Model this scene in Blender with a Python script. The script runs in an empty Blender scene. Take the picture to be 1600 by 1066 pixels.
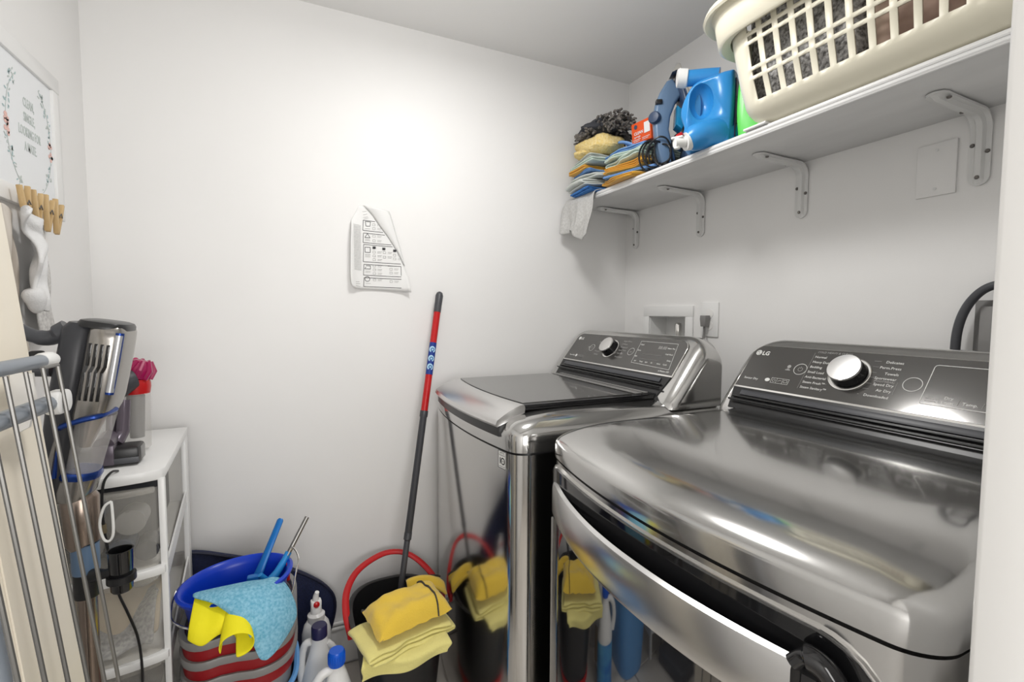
import bpy, bmesh, math, random
from mathutils import Vector, Matrix, noise
random.seed(7)
PI = math.pi
sc = bpy.context.scene
C = sc.collection

# ------------------------------------------------------------------ camera
YAW, PIT, ROL, FPX = .430214, -.0600819, .00454, 737.88
fw = Vector((math.sin(YAW)*math.cos(PIT), math.cos(YAW)*math.cos(PIT), math.sin(PIT)))
r0 = Vector((math.cos(YAW), -math.sin(YAW), 0)); u0 = r0.cross(fw)
rt = r0*math.cos(ROL) + u0*math.sin(ROL); up = rt.cross(fw)
cam = bpy.data.objects.new('camera', bpy.data.cameras.new('camera')); C.objects.link(cam)
cam.data.lens = FPX/1600*36; cam.data.sensor_width = 36; cam.data.clip_start = .01
cam.matrix_world = Matrix(((rt.x, up.x, -fw.x, -1.30), (rt.y, up.y, -fw.y, -1.66), (rt.z, up.z, -fw.z, 1.21), (0, 0, 0, 1)))
sc.camera = cam
# ------------------------------------------------------------------ world, lights, exposure
w = bpy.data.worlds.new('world'); sc.world = w; w.use_nodes = True
w.node_tree.nodes['Background'].inputs[0].default_value = (1, .99, .975, 1)
w.node_tree.nodes['Background'].inputs[1].default_value = 1.6
def lamp(name, kind, loc, power, size, rot=(0, 0, 0), col=(1, .985, .965), sy=None):
    l = bpy.data.lights.new(name, kind); l.energy = power; l.color = col
    if kind == 'AREA':
        l.shape = 'RECTANGLE' if sy else 'DISK'; l.size = size
        if sy: l.size_y = sy
    else: l.shadow_soft_size = size
    o = bpy.data.objects.new(name, l); C.objects.link(o); o.location = loc; o.rotation_euler = rot
    return o
lamp('ceiling_bulb_light', 'POINT', (-.86, -.72, 2.0), 1.5, .035)
lamp('ceiling_shade_light', 'AREA', (-.87, -.70, 2.12), 3.9, .28)
lamp('hall_fill_light', 'AREA', (-1.14, -2.50, 1.15), 10, 1.0, (math.radians(95), 0, 0), sy=.8)  # added soft fill from the hall side, no window behind it
vs = sc.view_settings; vs.view_transform = 'Standard'; vs.look = 'None'; vs.gamma = 1; vs.use_curve_mapping = False
vs.exposure = .84

# ------------------------------------------------------------------ materials
MATS = {}
def mat(name, col, rough=.5, metal=0, bump=None, var=None, coat=0, trans=0, ior=1.45, emit=0, alpha=1, sheen=0, aniso=None, det=3):
    if name in MATS: return MATS[name]
    m = bpy.data.materials.new(name); m.use_nodes = True; nt = m.node_tree; b = nt.nodes['Principled BSDF']
    b.inputs['Base Color'].default_value = (*col, 1); b.inputs['Roughness'].default_value = rough
    b.inputs['Metallic'].default_value = metal; b.inputs['Coat Weight'].default_value = coat
    b.inputs['Coat Roughness'].default_value = .05
    b.inputs['Transmission Weight'].default_value = trans; b.inputs['IOR'].default_value = ior
    b.inputs['Alpha'].default_value = alpha; b.inputs['Sheen Weight'].default_value = sheen
    if emit: b.inputs['Emission Color'].default_value = (*col, 1); b.inputs['Emission Strength'].default_value = emit
    tc = nt.nodes.new('ShaderNodeTexCoord')
    def nz(scale, detail, stretch=None):
        n = nt.nodes.new('ShaderNodeTexNoise'); n.inputs['Scale'].default_value = scale; n.inputs['Detail'].default_value = detail
        if stretch:
            mp = nt.nodes.new('ShaderNodeMapping'); mp.inputs['Scale'].default_value = stretch
            nt.links.new(tc.outputs['Object'], mp.inputs[0]); nt.links.new(mp.outputs[0], n.inputs['Vector'])
        else: nt.links.new(tc.outputs['Object'], n.inputs['Vector'])
        return n
    if bump:
        n = nz(bump[0], det, bump[2] if len(bump) > 2 else None)
        bp = nt.nodes.new('ShaderNodeBump'); bp.inputs['Strength'].default_value = bump[1]; bp.inputs['Distance'].default_value = .002
        nt.links.new(n.outputs[0], bp.inputs['Height']); nt.links.new(bp.outputs[0], b.inputs['Normal'])
    if var:
        n = nz(var[0], 4, var[2] if len(var) > 2 else None)
        rp = nt.nodes.new('ShaderNodeValToRGB'); rp.color_ramp.elements[0].position = .35; rp.color_ramp.elements[1].position = .65
        rp.color_ramp.elements[0].color = (*col, 1); rp.color_ramp.elements[1].color = (*var[1], 1)
        nt.links.new(n.outputs[0], rp.inputs[0]); nt.links.new(rp.outputs[0], b.inputs['Base Color'])
    MATS[name] = m
    return m
M_wall = mat('wall_paint', (.83, .823, .812), .5, bump=(60, .05), var=(3, (.815, .808, .797)))
M_ceil = mat('ceiling_paint', (.85, .845, .835), .7, bump=(80, .05))
M_trim = mat('white_trim', (.82, .81, .79), .35)
M_shelf = mat('shelf_paint', (.76, .76, .755), .4, bump=(25, .15, (1, .2, 1)), var=(9, (.68, .68, .675), (1, .3, 1)))
M_floor = mat('floor_tile', (.68, .64, .58), .3, var=(6, (.60, .56, .51)))
M_grout = mat('grout', (.42, .40, .37), .8)
M_steel = mat('brushed_steel', (.58, .572, .56), .12, 1, var=(1.5, (.54, .532, .52)))
M_deck = mat('graphite_paint', (.53, .525, .515), .13, .95, coat=.4)
M_chrome = mat('bright_steel', (.78, .77, .75), .16, 1)
M_handle = mat('satin_silver', (.66, .655, .65), .24, 1, bump=(30, .06, (1, .1, 1)))
M_blk = mat('black_gloss', (.008, .008, .009), .06, coat=.4)
M_blkglass = mat('dark_door_glass', (.012, .012, .014), .03, .0, ior=2.4, coat=1)
M_lidglass = mat('smoked_lid_glass', (.10, .098, .095), .06, .15, ior=1.9)
M_panel = mat('console_graphite', (.085, .082, .078), .12, .35, coat=.5)
M_blkpl = mat('black_plastic', (.016, .016, .017), .32)
M_dkgrey = mat('dark_grey_plastic', (.06, .062, .07), .38)
M_midgrey = mat('mid_grey_plastic', (.22, .215, .21), .4)
M_print = mat('white_print', (.78, .78, .76), .5)
M_greyp = mat('grey_print', (.36, .355, .345), .5)
M_blackp = mat('black_print', (.03, .03, .035), .6)
M_paper = mat('paper', (.80, .80, .79), .6)
M_white = mat('white_plastic', (.80, .80, .79), .3)
M_offw = mat('ivory_plastic', (.80, .76, .62), .38, bump=(40, .04))
M_clear = mat('cloudy_plastic', (.80, .77, .70), .16, alpha=.26, bump=(12, .15), det=1)
M_smoke = mat('clear_bin_plastic', (.70, .68, .65), .08, alpha=.32)
M_blue = mat('blue_bucket_plastic', (.004, .045, .52), .3)
M_blue2 = mat('sky_blue_plastic', (.12, .33, .68), .35)
M_jug = mat('detergent_blue', (.03, .25, .60), .28)
M_jugd = mat('detergent_blue_shaded', (.008, .14, .34), .7)
M_green = mat('bright_green_plastic', (.10, .62, .08), .3)
M_dgreen = mat('deep_green_plastic', (.01, .17, .02), .3)
M_navy = mat('navy_mesh_fabric', (.006, .010, .04), .6, bump=(420, .8), var=(300, (.012, .02, .075)))
M_navyp = mat('navy_cap_plastic', (.02, .018, .07), .35)
M_red = mat('red_plastic', (.50, .010, .012), .3)
M_dred = mat('deep_red_plastic', (.28, .006, .010), .4)
M_grey = mat('grey_plastic', (.25, .245, .24), .4)
M_tube = mat('grey_blue_tube', (.25, .28, .32), .3, .3)
M_wire = mat('grey_wire', (.20, .195, .185), .35, .6)
M_board = mat('cream_board', (.85, .77, .63), .5, var=(4, (.87, .82, .72), (1, 1, .15)), bump=(30, .1))
M_boarde = mat('tan_edge', (.62, .50, .32), .6)
M_greym = mat('grey_brown_cloth', (.27, .24, .21), .8, var=(5, (.17, .18, .20), (6, 6, .2)))
M_wood = mat('clothespin_wood', (.52, .34, .15), .6, var=(60, (.63, .45, .23), (1, 1, .2)))
M_sock = mat('white_sock', (.74, .74, .74), .9, bump=(350, .5))
M_sockt = mat('ribbed_sock', (.68, .67, .65), .9, bump=(160, 1.0, (1, 1, .25)), var=(140, (.48, .47, .46)))
M_beige = mat('beige_sock', (.46, .40, .34), .9, var=(30, (.66, .61, .55), (1, 1, .05)))
M_yel = mat('yellow_microfibre', (.82, .56, .06), .95, bump=(420, .8), sheen=.4)
M_yelp = mat('pale_yellow_cloth', (.80, .72, .26), .95, bump=(300, .6), sheen=.3)
M_yelb = mat('bright_yellow_cloth', (.88, .78, .01), .75, bump=(200, .2))
M_lblue = mat('light_blue_cloth', (.14, .42, .60), .95, bump=(500, 1.0), var=(160, (.30, .60, .76)))
M_magenta = mat('magenta_plastic', (.36, .005, .085), .25, coat=.4)
M_purple = mat('purple_grey_plastic', (.12, .10, .125), .25, .3)
M_silverp = mat('warm_silver_plastic', (.30, .285, .265), .22, .75)
M_bluem = mat('metallic_blue_ring', (.015, .05, .24), .25, .6)
M_copper = mat('bronze_tube', (.30, .24, .20), .22, .85)
M_denim = mat('steel_blue_plastic', (.13, .21, .33), .3)
M_denimd = mat('dark_blue_plastic', (.035, .06, .12), .3)
M_cyan = mat('cyan_tank', (.02, .32, .62), .1, trans=.3)
M_orange = mat('orange_card', (.76, .09, .012), .5)
M_must = mat('mustard_cloth', (.70, .36, .03), .95, bump=(260, .9), sheen=.3)
M_mint = mat('mint_cloth', (.58, .70, .62), .95, bump=(260, .9), sheen=.3)
M_gryc = mat('pale_grey_cloth', (.60, .63, .60), .95, bump=(260, .9))
M_bluec = mat('blue_cloth', (.025, .13, .42), .95, bump=(260, .8), var=(90, (.06, .22, .55)))
M_skyc = mat('sky_blue_cloth', (.20, .38, .72), .95, bump=(260, .8))
M_fuzz = mat('yellow_terry', (.80, .60, .22), 1, bump=(190, 1.6), var=(120, (.86, .70, .36)), det=1)
M_char = mat('charcoal_cloth', (.05, .052, .06), .95, bump=(200, .6))
M_chen = mat('grey_chenille', (.10, .095, .09), 1, bump=(300, 1), var=(80, (.22, .20, .18)))
M_rag = mat('light_grey_rag', (.58, .575, .56), .95, bump=(400, 1.0), var=(140, (.48, .475, .46)))
M_shag = mat('grey_shag', (.55, .54, .53), 1, bump=(160, 1.5), var=(130, (.12, .115, .11)), det=1)
M_rose = mat('dusty_rose_cloth', (.30, .19, .16), .9, var=(9, (.55, .42, .33)))
M_knit = mat('grey_knit', (.45, .45, .44), .9, bump=(180, 1.2), var=(150, (.25, .25, .26)))
M_tan = mat('tan_fabric', (.60, .50, .36), .9, var=(8, (.50, .40, .28)))
M_label = mat('blue_label', (.02, .16, .50), .4, var=(14, (.12, .42, .66)))
M_lamp = mat('lamp_glass', (1, .96, .9), .4, emit=3)
M_teal = mat('print_teal', (.42, .55, .56), .6); M_pinkp = mat('print_pink', (.78, .50, .45), .6); M_sage = mat('print_sage', (.55, .60, .58), .6)
M_screw = mat('screw_metal', (.16, .15, .14), .35, .8)
M_brush = mat('bracket_paint', (.70, .70, .69), .35)
M_skyp = mat('light_print_blue', (.45, .70, .88), .5)

# ------------------------------------------------------------------ mesh helpers
def TR(x, y, z): return Matrix.Translation((x, y, z))
def RX(a): return Matrix.Rotation(a, 4, 'X')
def RY(a): return Matrix.Rotation(a, 4, 'Y')
def RZ(a): return Matrix.Rotation(a, 4, 'Z')
def frame(o, x, y):
    x = Vector(x).normalized(); y = Vector(y).normalized(); z = x.cross(y).normalized(); y = z.cross(x)
    return Matrix(((x.x, y.x, z.x, o[0]), (x.y, y.y, z.y, o[1]), (x.z, y.z, z.z, o[2]), (0, 0, 0, 1)))
class B:
    def __init__(s): s.bm = bmesh.new()
    def add(s, other, M=None):
        if M: other.transform(M)
        me = bpy.data.meshes.new('t'); other.to_mesh(me); s.bm.from_mesh(me); bpy.data.meshes.remove(me); other.free(); return s
    def box(s, c, d, M=None, bev=0, seg=2):
        t = bmesh.new(); bmesh.ops.create_cube(t, size=1)
        t.transform(Matrix.Translation(c) @ Matrix.Diagonal((d[0], d[1], d[2], 1)))
        if bev: bmesh.ops.bevel(t, geom=t.edges[:], offset=bev, segments=seg, profile=.5, affect='EDGES')
        return s.add(t, M)
    def rings(s, rs, M=None, cap=True, closed=True, loop=False):
        t = bmesh.new(); R = [[t.verts.new(p) for p in r] for r in rs]; n = len(R[0])
        pairs = list(zip(R[:-1], R[1:])) + ([(R[-1], R[0])] if loop else [])
        for a, b in pairs:
            for i in range(n if closed else n-1):
                j = (i+1) % n
                try: t.faces.new((a[i], a[j], b[j], b[i]))
                except ValueError: pass
        if cap and closed and not loop:
            t.faces.new(R[0][::-1]); t.faces.new(R[-1])
        if closed: bmesh.ops.recalc_face_normals(t, faces=t.faces)
        return s.add(t, M)
    def tube(s, pts, r, n=8, M=None, closed=False, flat=1.0):
        pts = [Vector(p) for p in pts]; rs = []; prev = None; L = len(pts)
        for i, p in enumerate(pts):
            if closed: d = (pts[(i+1) % L]-pts[i-1]).normalized()
            else: d = (pts[min(i+1, L-1)]-pts[max(i-1, 0)]).normalized()
            if prev is None:
                a = Vector((0, 0, 1)) if abs(d.z) < .9 else Vector((1, 0, 0)); u = (a - d*a.dot(d)).normalized()
            else: u = (prev - d*prev.dot(d)).normalized()
            prev = u; v = d.cross(u); rr = r[i] if isinstance(r, (list, tuple)) else r
            rs.append([p + u*math.cos(2*PI*k/n)*rr*flat + v*math.sin(2*PI*k/n)*rr for k in range(n)])
        return s.rings(rs, M, loop=closed)
    def lathe(s, prof, n=24, M=None, sx=1, sy=1, cap=True):
        return s.rings([[(max(r, 1e-5)*math.cos(2*PI*k/n)*sx, max(r, 1e-5)*math.sin(2*PI*k/n)*sy, z) for k in range(n)] for r, z in prof], M, cap=cap)
    def prism(s, poly, h, M=None, bev=0, seg=2):
        t = bmesh.new(); vs_ = [t.verts.new((p[0], p[1], -h/2)) for p in poly]; f = t.faces.new(vs_)
        g = bmesh.ops.extrude_face_region(t, geom=[f]); bmesh.ops.translate(t, verts=[v for v in g['geom'] if isinstance(v, bmesh.types.BMVert)], vec=(0, 0, h))
        bmesh.ops.recalc_face_normals(t, faces=t.faces)
        if bev: bmesh.ops.bevel(t, geom=[e for e in t.edges if abs(e.verts[0].co.z-e.verts[1].co.z) < 1e-6], offset=bev, segments=seg, profile=.5, affect='EDGES')
        return s.add(t, M)
    def grid(s, nu, nv, f, M=None, skip=None):
        t = bmesh.new(); G = [[t.verts.new(f(i/nu, j/nv)) for j in range(nv+1)] for i in range(nu+1)]
        for i in range(nu):
            for j in range(nv):
                if skip and skip(i, j): continue
                t.faces.new((G[i][j], G[i+1][j], G[i+1][j+1], G[i][j+1]))
        return s.add(t, M)
    def quad(s, a, b, x, y, w_, h_, z=0):
        return s
    def text(s, txt, size, M, align='LEFT', shear=0, bold=0, h=.0002):
        cu = bpy.data.curves.new('t', 'FONT'); cu.body = txt; cu.size = size; cu.align_x = align; cu.shear = shear; cu.offset = bold; cu.resolution_u = 2
        cu.extrude = h
        o = bpy.data.objects.new('t', cu); C.objects.link(o); dg = bpy.context.evaluated_depsgraph_get()
        me = bpy.data.meshes.new_from_object(o.evaluated_get(dg)); me.transform(M); s.bm.from_mesh(me)
        bpy.data.objects.remove(o); bpy.data.curves.remove(cu); bpy.data.meshes.remove(me); return s
    def rect(s, x0, y0, x1, y1, M, z=.0003, h=.0004):
        return s.box(((x0+x1)/2, (y0+y1)/2, z), (abs(x1-x0), abs(y1-y0), h), M)
    def line(s, pts, w_, M, z=.0003):
        for a, b in zip(pts[:-1], pts[1:]):
            a = Vector((*a, z)); b = Vector((*b, z)); d = (b-a)
            if d.length < 1e-7: continue
            s.box((0, 0, 0), (d.length+w_*.6, w_, .0004), M @ Matrix.Translation((a+b)/2) @ RZ(math.atan2(d.y, d.x)))
        return s
    def ring(s, c, r, w_, M, z=.0003, n=24, sy=1):
        return s.line([(c[0]+math.cos(2*PI*k/n)*r, c[1]+math.sin(2*PI*k/n)*r*sy) for k in range(n+1)], w_, M, z)
    def disc(s, c, r, M, z=.0003, h=.0004, n=24, sy=1):
        return s.lathe([(r, -h/2), (r, h/2)], n, M @ TR(c[0], c[1], z), sy=sy)
def wloc(o):
    v = Vector((0, 0, 0))
    while o: v += o.location; o = o.parent
    return v
def obj(name, b, m, parent=None, smooth=40, label=None, solid=0, sub=0, at=None, kind=None):
    me = bpy.data.meshes.new(name); bm = b.bm
    off = wloc(parent) if parent else (Vector(at) if at else Vector((0, 0, 0)))
    if sub or solid: bmesh.ops.remove_doubles(bm, verts=bm.verts, dist=1e-6)
    bmesh.ops.translate(bm, verts=bm.verts, vec=-off); bm.to_mesh(me); bm.free()
    if smooth:
        me.polygons.foreach_set('use_smooth', [True]*len(me.polygons)); me.set_sharp_from_angle(angle=math.radians(smooth))
    me.materials.append(m); o = bpy.data.objects.new(name, me); C.objects.link(o)
    if parent: o.parent = parent
    else: o.location = off
    if solid:
        md = o.modifiers.new('s', 'SOLIDIFY'); md.thickness = solid; md.offset = 0
    if sub:
        md = o.modifiers.new('u', 'SUBSURF'); md.levels = sub; md.render_levels = sub
    if label: o['label'] = label
    if kind: o['kind'] = kind
    return o
def thing(name, label, cat, loc, group=None):
    o = bpy.data.objects.new(name, None); C.objects.link(o); o.location = loc; o.empty_display_size = .05
    o['label'] = label; o['category'] = cat
    if group: o['group'] = group
    return o
def tag(o, label, cat, group=None):
    o['label'] = label; o['category'] = cat
    if group: o['group'] = group
    return o
def struct(name, b, m, smooth=30):
    o = obj(name, b, m, smooth=smooth); o['kind'] = 'structure'; return o
def rrect(x0, x1, y0, y1, r, n=5):
    P = []
    for cx, cy, a in ((x1-r, y1-r, 0), (x0+r, y1-r, 90), (x0+r, y0+r, 180), (x1-r, y0+r, 270)):
        for k in range(n+1):
            t = math.radians(a+90*k/n); P.append((cx+r*math.cos(t), cy+r*math.sin(t)))
    return P
def arc(c, r, a0, a1, n=12): return [(c[0]+r*math.cos(math.radians(a0+(a1-a0)*k/n)), c[1]+r*math.sin(math.radians(a0+(a1-a0)*k/n))) for k in range(n+1)]
def smoothpath(P, n=6):
    P = [Vector(p) for p in P]; out = []
    for i in range(len(P)-1):
        a, b, c, d = P[max(i-1, 0)], P[i], P[i+1], P[min(i+2, len(P)-1)]
        for k in range(n):
            t = k/n; out.append(.5*((2*b)+(c-a)*t+(2*a-5*b+4*c-d)*t*t+(3*b-a-3*c+d)*t**3))
    out.append(P[-1]); return out
def nzv(x, y, z=0): return noise.noise(Vector((x, y, z)))

# ------------------------------------------------------------------ room
LX, CZ, FY = -1.804, 2.172, -1.51
b = B(); b.box((LX/2, .03, CZ/2), (-LX+.2, .06, CZ+.02)); struct('wall_back', b, M_wall)
b = B(); b.box((LX-.03, -1.35, CZ/2), (.06, 2.7, CZ+.02)); struct('wall_left', b, M_wall)
b = B()                                                             # right wall with the niche of the outlet box
ny0, ny1, nz0, nz1 = -.356, -.161, 1.06, 1.198
for y0, y1, z0, z1 in ((-2.7, ny0, 0, CZ), (ny1, 0, 0, CZ), (ny0, ny1, 0, nz0), (ny0, ny1, nz1, CZ)):
    b.box((.05, (y0+y1)/2, (z0+z1)/2), (.1, y1-y0, z1-z0))
struct('wall_right', b, M_wall)
b = B(); b.box((-.4445, (FY-.12/2), CZ/2), (.889, .12, CZ), bev=.004); struct('wall_front', b, M_wall)
b = B(); b.box((LX/2-.44, FY-.06, 2.10), (.92, .12, .14)); struct('trim_1', b, M_trim)
b = B(); b.box((-.893, FY-.028, 1.03), (.010, .05, 2.06), bev=.004, seg=3); struct('trim_2', b, M_trim)
b = B(); b.box((-.9, -2.73, CZ/2), (1.95, .06, CZ)); struct('wall_hall', b, M_wall)
b = B(); b.box((-.9, -1.35, CZ+.03), (2.0, 2.9, .06)); struct('ceiling', b, M_ceil)
fl = B(); fl.box((-.9, -1.35, -.03), (2.0, 2.9, .05)); floor = struct('floor', fl, M_grout)
tile_me = None
for i in range(4):
    for j in range(6):
        t = bpy.data.objects.new('tile', tile_me) if tile_me else None
        if not t:
            b = B(); b.box((0, 0, 0), (.452, .452, .012), bev=.002, seg=1)
            t = obj('tile', b, M_floor); tile_me = t.data
        else: C.objects.link(t)
        t.parent = floor; t.location = (-1.66+i*.457, -.23-j*.457, -.006)
b = B(); b.box((LX/2, -.007, .075), (-LX, .014, .13), bev=.003); b.box((LX/2, -.010, .135), (-LX, .016, .012), bev=.004); b.box((LX/2, -.008, .15), (-LX, .012, .010), bev=.003)
struct('baseboard_back', b, M_trim)
b = B(); b.box((LX+.007, -.9, .075), (.014, 1.75, .15), bev=.003); struct('baseboard_left', b, M_trim)
# ceiling lamp above the room (lights the room, reflected in the steel)
t = thing('ceiling_lamp', 'round flush ceiling lamp in the middle of the laundry room ceiling', 'lamp', (-.87, -.70, CZ))
b = B(); b.lathe([(.10, 2.172), (.10, 2.15), (.085, 2.145)], 32, TR(-.87, -.70, 0)); obj('base', b, M_white, t)
b = B(); b.lathe([(.03, -.03), (.022, -.03), (.024, 0), (.001, 0)], 20, TR(-.87, -.70, 2.15)); obj('bulb_socket', b, M_white, t)

# ------------------------------------------------------------------ washer and dryer
def plan(x0, x1, y0, y1, bow, r=.035, n=10, m=40):
    """closed plan outline: bowed front at x0 with round corners, constant point count"""
    yc = (y0+y1)/2; hw = (y1-y0)/2
    def bw(y): return bow*(1-((y-yc)/hw)**2)
    F = []
    for k in range(n):
        a = k/n*PI/2; y = y0+r-r*math.cos(a); F.append((x0+r-r*math.sin(a)-bw(y), y))
    for k in range(m+1):
        y = y0+r+(y1-y0-2*r)*k/m; F.append((x0-bw(y), y))
    for k in range(n):
        a = (1-(k+1)/n)*PI/2; y = y1-r+r*math.cos(a); F.append((x0+r-r*math.sin(a)-bw(y), y))
    return F+[(x1, y1), (x1, y0)]
def cap_shell(A, zs):
    x0, x1, y0, y1, bow = A; out = []
    for z, d, f in zs: out.append([(x, y, z) for x, y in plan(x0+d+f, x1-d*.3, y0+d, y1-d, bow*(1-f*2), .035+d*.5+f*.3)])
    return out
def front_x(P, y):
    best = None
    for (xa, ya), (xb, yb) in zip(P[:-3], P[1:-2]):
        if min(ya, yb) <= y <= max(ya, yb) and abs(yb-ya) > 1e-9: 
            return xa+(xb-xa)*(y-ya)/(yb-ya)
    return P[0][0]
def console(root, x0, z0, x1, z1, yl, yr, xb, zdeck, rbl):
    """sloped control console: steel shell, graphite face, chrome line, dark vent below. Returns the face matrix (x right, y up the slope)"""
    R = .085; N = 56; rings = []
    for k in range(N+1):
        u = k/N; e = .5-.5*math.cos(PI*u); y = yl+(yr-yl)*e; d = min(abs(y-yl), abs(y-yr))
        H = 1.143-zdeck; h = H
        if d < R: h = H-R*.85+R*.85*math.sqrt(max(0, 1-((R-d)/R)**2))
        rb = rbl if abs(y-yl) < abs(y-yr) else .04; bx = 0
        if d < rb: bx = rb*.9*(1-math.sqrt(max(0, 1-((rb-d)/rb)**2)))
        ring = [(xb, y, zdeck-.02), (xb, y, zdeck+h-.012), (xb-.008, y, zdeck+h-.003)]
        tt = h/H; sx = (x1-x0)/(z1-z0)
        def fx(z): return x0+sx*(z-z0)+bx
        zt = zdeck+h
        rr = .016
        ring += [(fx(zt)+rr, y, zt), (fx(zt)+rr*.35, y, zt-rr*.10), (fx(zt)+rr*.02, y, zt-rr*.5), (fx(zt-rr)+.0, y, zt-rr*1.2)]
        zb = zdeck-.005
        ring += [(fx(zb+.02), y, zb+.02), (fx(zb), y, zb-.0), (fx(zb)-.004, y, zb-.015)]
        rings.append(ring)
    b = B(); b.rings(rings); obj('console_shell', b, M_deck, root, smooth=50)
    tv = Vector((x1-x0, 0, z1-z0)).normalized()
    M = frame((x0, 0, z0), (0, -1, 0), tv)
    return M
def face_poly(a0, a1, t0, t1, r=.03, fl=.0):
    P = [(a0-fl, t0), (a1+fl, t0)] + arc((a1-r, t1-r), r, 0, 90, 8) + arc((a0+r, t1-r), r, 90, 180, 8)
    return P

def appliance(kind):
    dry = kind == 'dryer'
    if dry: xb, xf, yr, yl, bow, zs = -.115, -.800, -1.461, -.775, .046, .905
    else:   xb, xf, yr, yl, bow, zs = -.215, -.850, -.708, -.032, .036, .885
    if dry: root = thing('dryer', 'wide graphite front-door dryer nearest the doorway with long silver handle strip', 'dryer', (-.45, (yl+yr)/2, 0))
    else: root = thing('washing_machine', 'graphite top-loading washing machine beside the back wall with smoked glass lid', 'washing machine', (-.52, (yl+yr)/2, 0))
    P = plan(xf, xb, yr, yl, bow)
    A = (xf, xb, yr, yl, bow)
    b = B(); b.rings(cap_shell(A, [(z, .003, 0) for z in (.035, .2, .5, .8, zs-.004)]))
    obj('cabinet', b, M_steel, root, smooth=50)
    b = B(); b.rings(cap_shell(A, [(zs-.006, .010, 0), (zs+.003, .010, 0)]))
    obj('seam', b, M_blkpl, root)
    for fx_, fy_ in ((xf+.05, yr+.06), (xf+.05, yl-.06), (xb-.06, yr+.06), (xb-.06, yl-.06)):
        b = B(); b.lathe([(.018, 0), (.022, .004), (.022, .012), (.012, .016), (.012, .04)], 14, TR(fx_, fy_, 0)); obj('foot', b, M_blkpl, root)
    if dry:
        zz = [(zs+.002, .001, 0), (zs+.028, .0005, 0), (zs+.036, .0015, .002), (zs+.043, .005, .006), (zs+.050, .011, .013), (zs+.056, .019, .021), (zs+.061, .028, .030), (zs+.0655, .040, .040), (zs+.069, .054, .052), (zs+.0715, .070, .064), (zs+.0725, .090, .078)]
        b = B(); b.rings(cap_shell(A, zz)); obj('top_deck', b, M_deck, root, smooth=60)
        zdeck = zs+.0725
        x0, z0, x1, z1 = -.29, .985, -.175, 1.135
        ga0, ga1 = .796, 1.440
    else:
        zz = [(zs+.002, .001, 0), (zs+.038, .0005, 0), (zs+.050, .003, .002), (zs+.060, .008, .004), (zs+.070, .016, .009), (zs+.078, .028, .016), (zs+.083, .042, .026), (zs+.086, .06, .04)]
        b = B(); b.rings(cap_shell(A, zz)); obj('top_deck', b, M_deck, root, smooth=60)
        zdeck = zs+.086
        x0, z0, x1, z1 = -.385, .985, -.265, 1.14
        ga0, ga1 = .080, .652
    M = console(root, x0, z0, x1, z1, yl+(.003 if dry else .004), yr, xb, zdeck, .018 if dry else .035)
    F = M @ TR(0, 0, .0008)
    t0, t1 = (.050, .176) if dry else (.062, .181)
    b = B(); b.prism(face_poly(ga0-.003, ga1+.003, t0-.005, t1+.003, .033, .004), .003, F, bev=.0006); obj('bezel', b, M_chrome, root)
    b = B(); b.prism(face_poly(ga0, ga1, t0, t1, .03, .003), .003, F @ TR(0, 0, .0008)); face = obj('control_panel', b, M_panel, root, smooth=20)
    # vent recess below the face
    b = B(); b.prism([(ga0+.010, -.016), (ga1-.010, -.016), (ga1+.004, t0-.005), (ga0-.004, t0-.005)], .004, F)
    rec = obj('vent', b, M_blkpl, root, smooth=20)
    b = B()
    b.box(((ga0+ga1)/2, t0-.020, .004), (ga1-ga0-.05, .014, .003), F, bev=.001); obj('louvre', b, M_dkgrey, rec, smooth=30)
    b = B(); b.box(((ga0+ga1)/2, t0-.034, .006), (ga1-ga0-.02, .004, .005), F, bev=.001); b.box(((ga0+ga1)/2, t0-.046, .010), (ga1-ga0-.012, .004, .006), F, bev=.001); obj('louvre', b, M_blkpl, rec, smooth=30)
    G = F @ TR(0, 0, .0024)
    # dial
    kc = (1.046, .118) if dry else (.322, .1265)
    kr = .0415 if dry else .0365
    b = B(); b.lathe([(kr, 0), (kr, .002), (kr-.0016, .0026), (kr-.0018, .001)], 40, G @ TR(kc[0], kc[1], 0)); obj('dial_ring', b, M_chrome, root, smooth=30)
    b = B(); b.lathe([(kr*.88, 0), (kr*.84, .006), (kr*.80, .020), (kr*.79, .025)], 40, G @ TR(kc[0], kc[1], 0)); dial = obj('dial', b, M_blk, root)
    b = B(); b.lathe([(kr*.80, .024), (kr*.80, .0265), (kr*.77, .0285), (kr*.4, .030), (.0001, .0303)], 40, G @ TR(kc[0], kc[1], 0)); obj('dial_cap', b, mat('dial_silver', (.74, .73, .72), .3, 1), dial)
    w_ = B(); g_ = B()
    s = .0085
    if dry:
        w_.disc((.8115, .1535), .0078, G); w_.text('LG', .0165, G @ TR(.8215, .1475, 0), bold=.0004)
        gd = B(); gd.line([(.8115, .1575), (.8115, .1515), (.8135, .1515)], .0009, G, z=.0007); gd.ring((.8115, .1535), .0055, .0006, G, z=.0007); gd.disc((.809, .156), .0009, G, z=.0008)
        obj('logo_mark', gd, M_panel, face, smooth=0)
        w_.text('Sensor Dry', s, G @ TR(.8075, .0725, 0)); w_.disc((.872, .077), .0065, G, sy=.75)
        w_.line([(.882, .0705), (.882, .0845), (.926, .0845), (.926, .0705), (.882, .0705)], .0006, G); w_.line([(.896, .0705), (.896, .0845)], .0005, G); w_.line([(.911, .0705), (.911, .0845)], .0005, G)
        w_.ring((.889, .0775), .0035, .0006, G); w_.line([(.899, .076), (.903, .079), (.908, .079)], .0006, G); w_.line([(.914, .075), (.914, .081), (.922, .081), (.923, .075), (.914, .075)], .0006, G)
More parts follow.
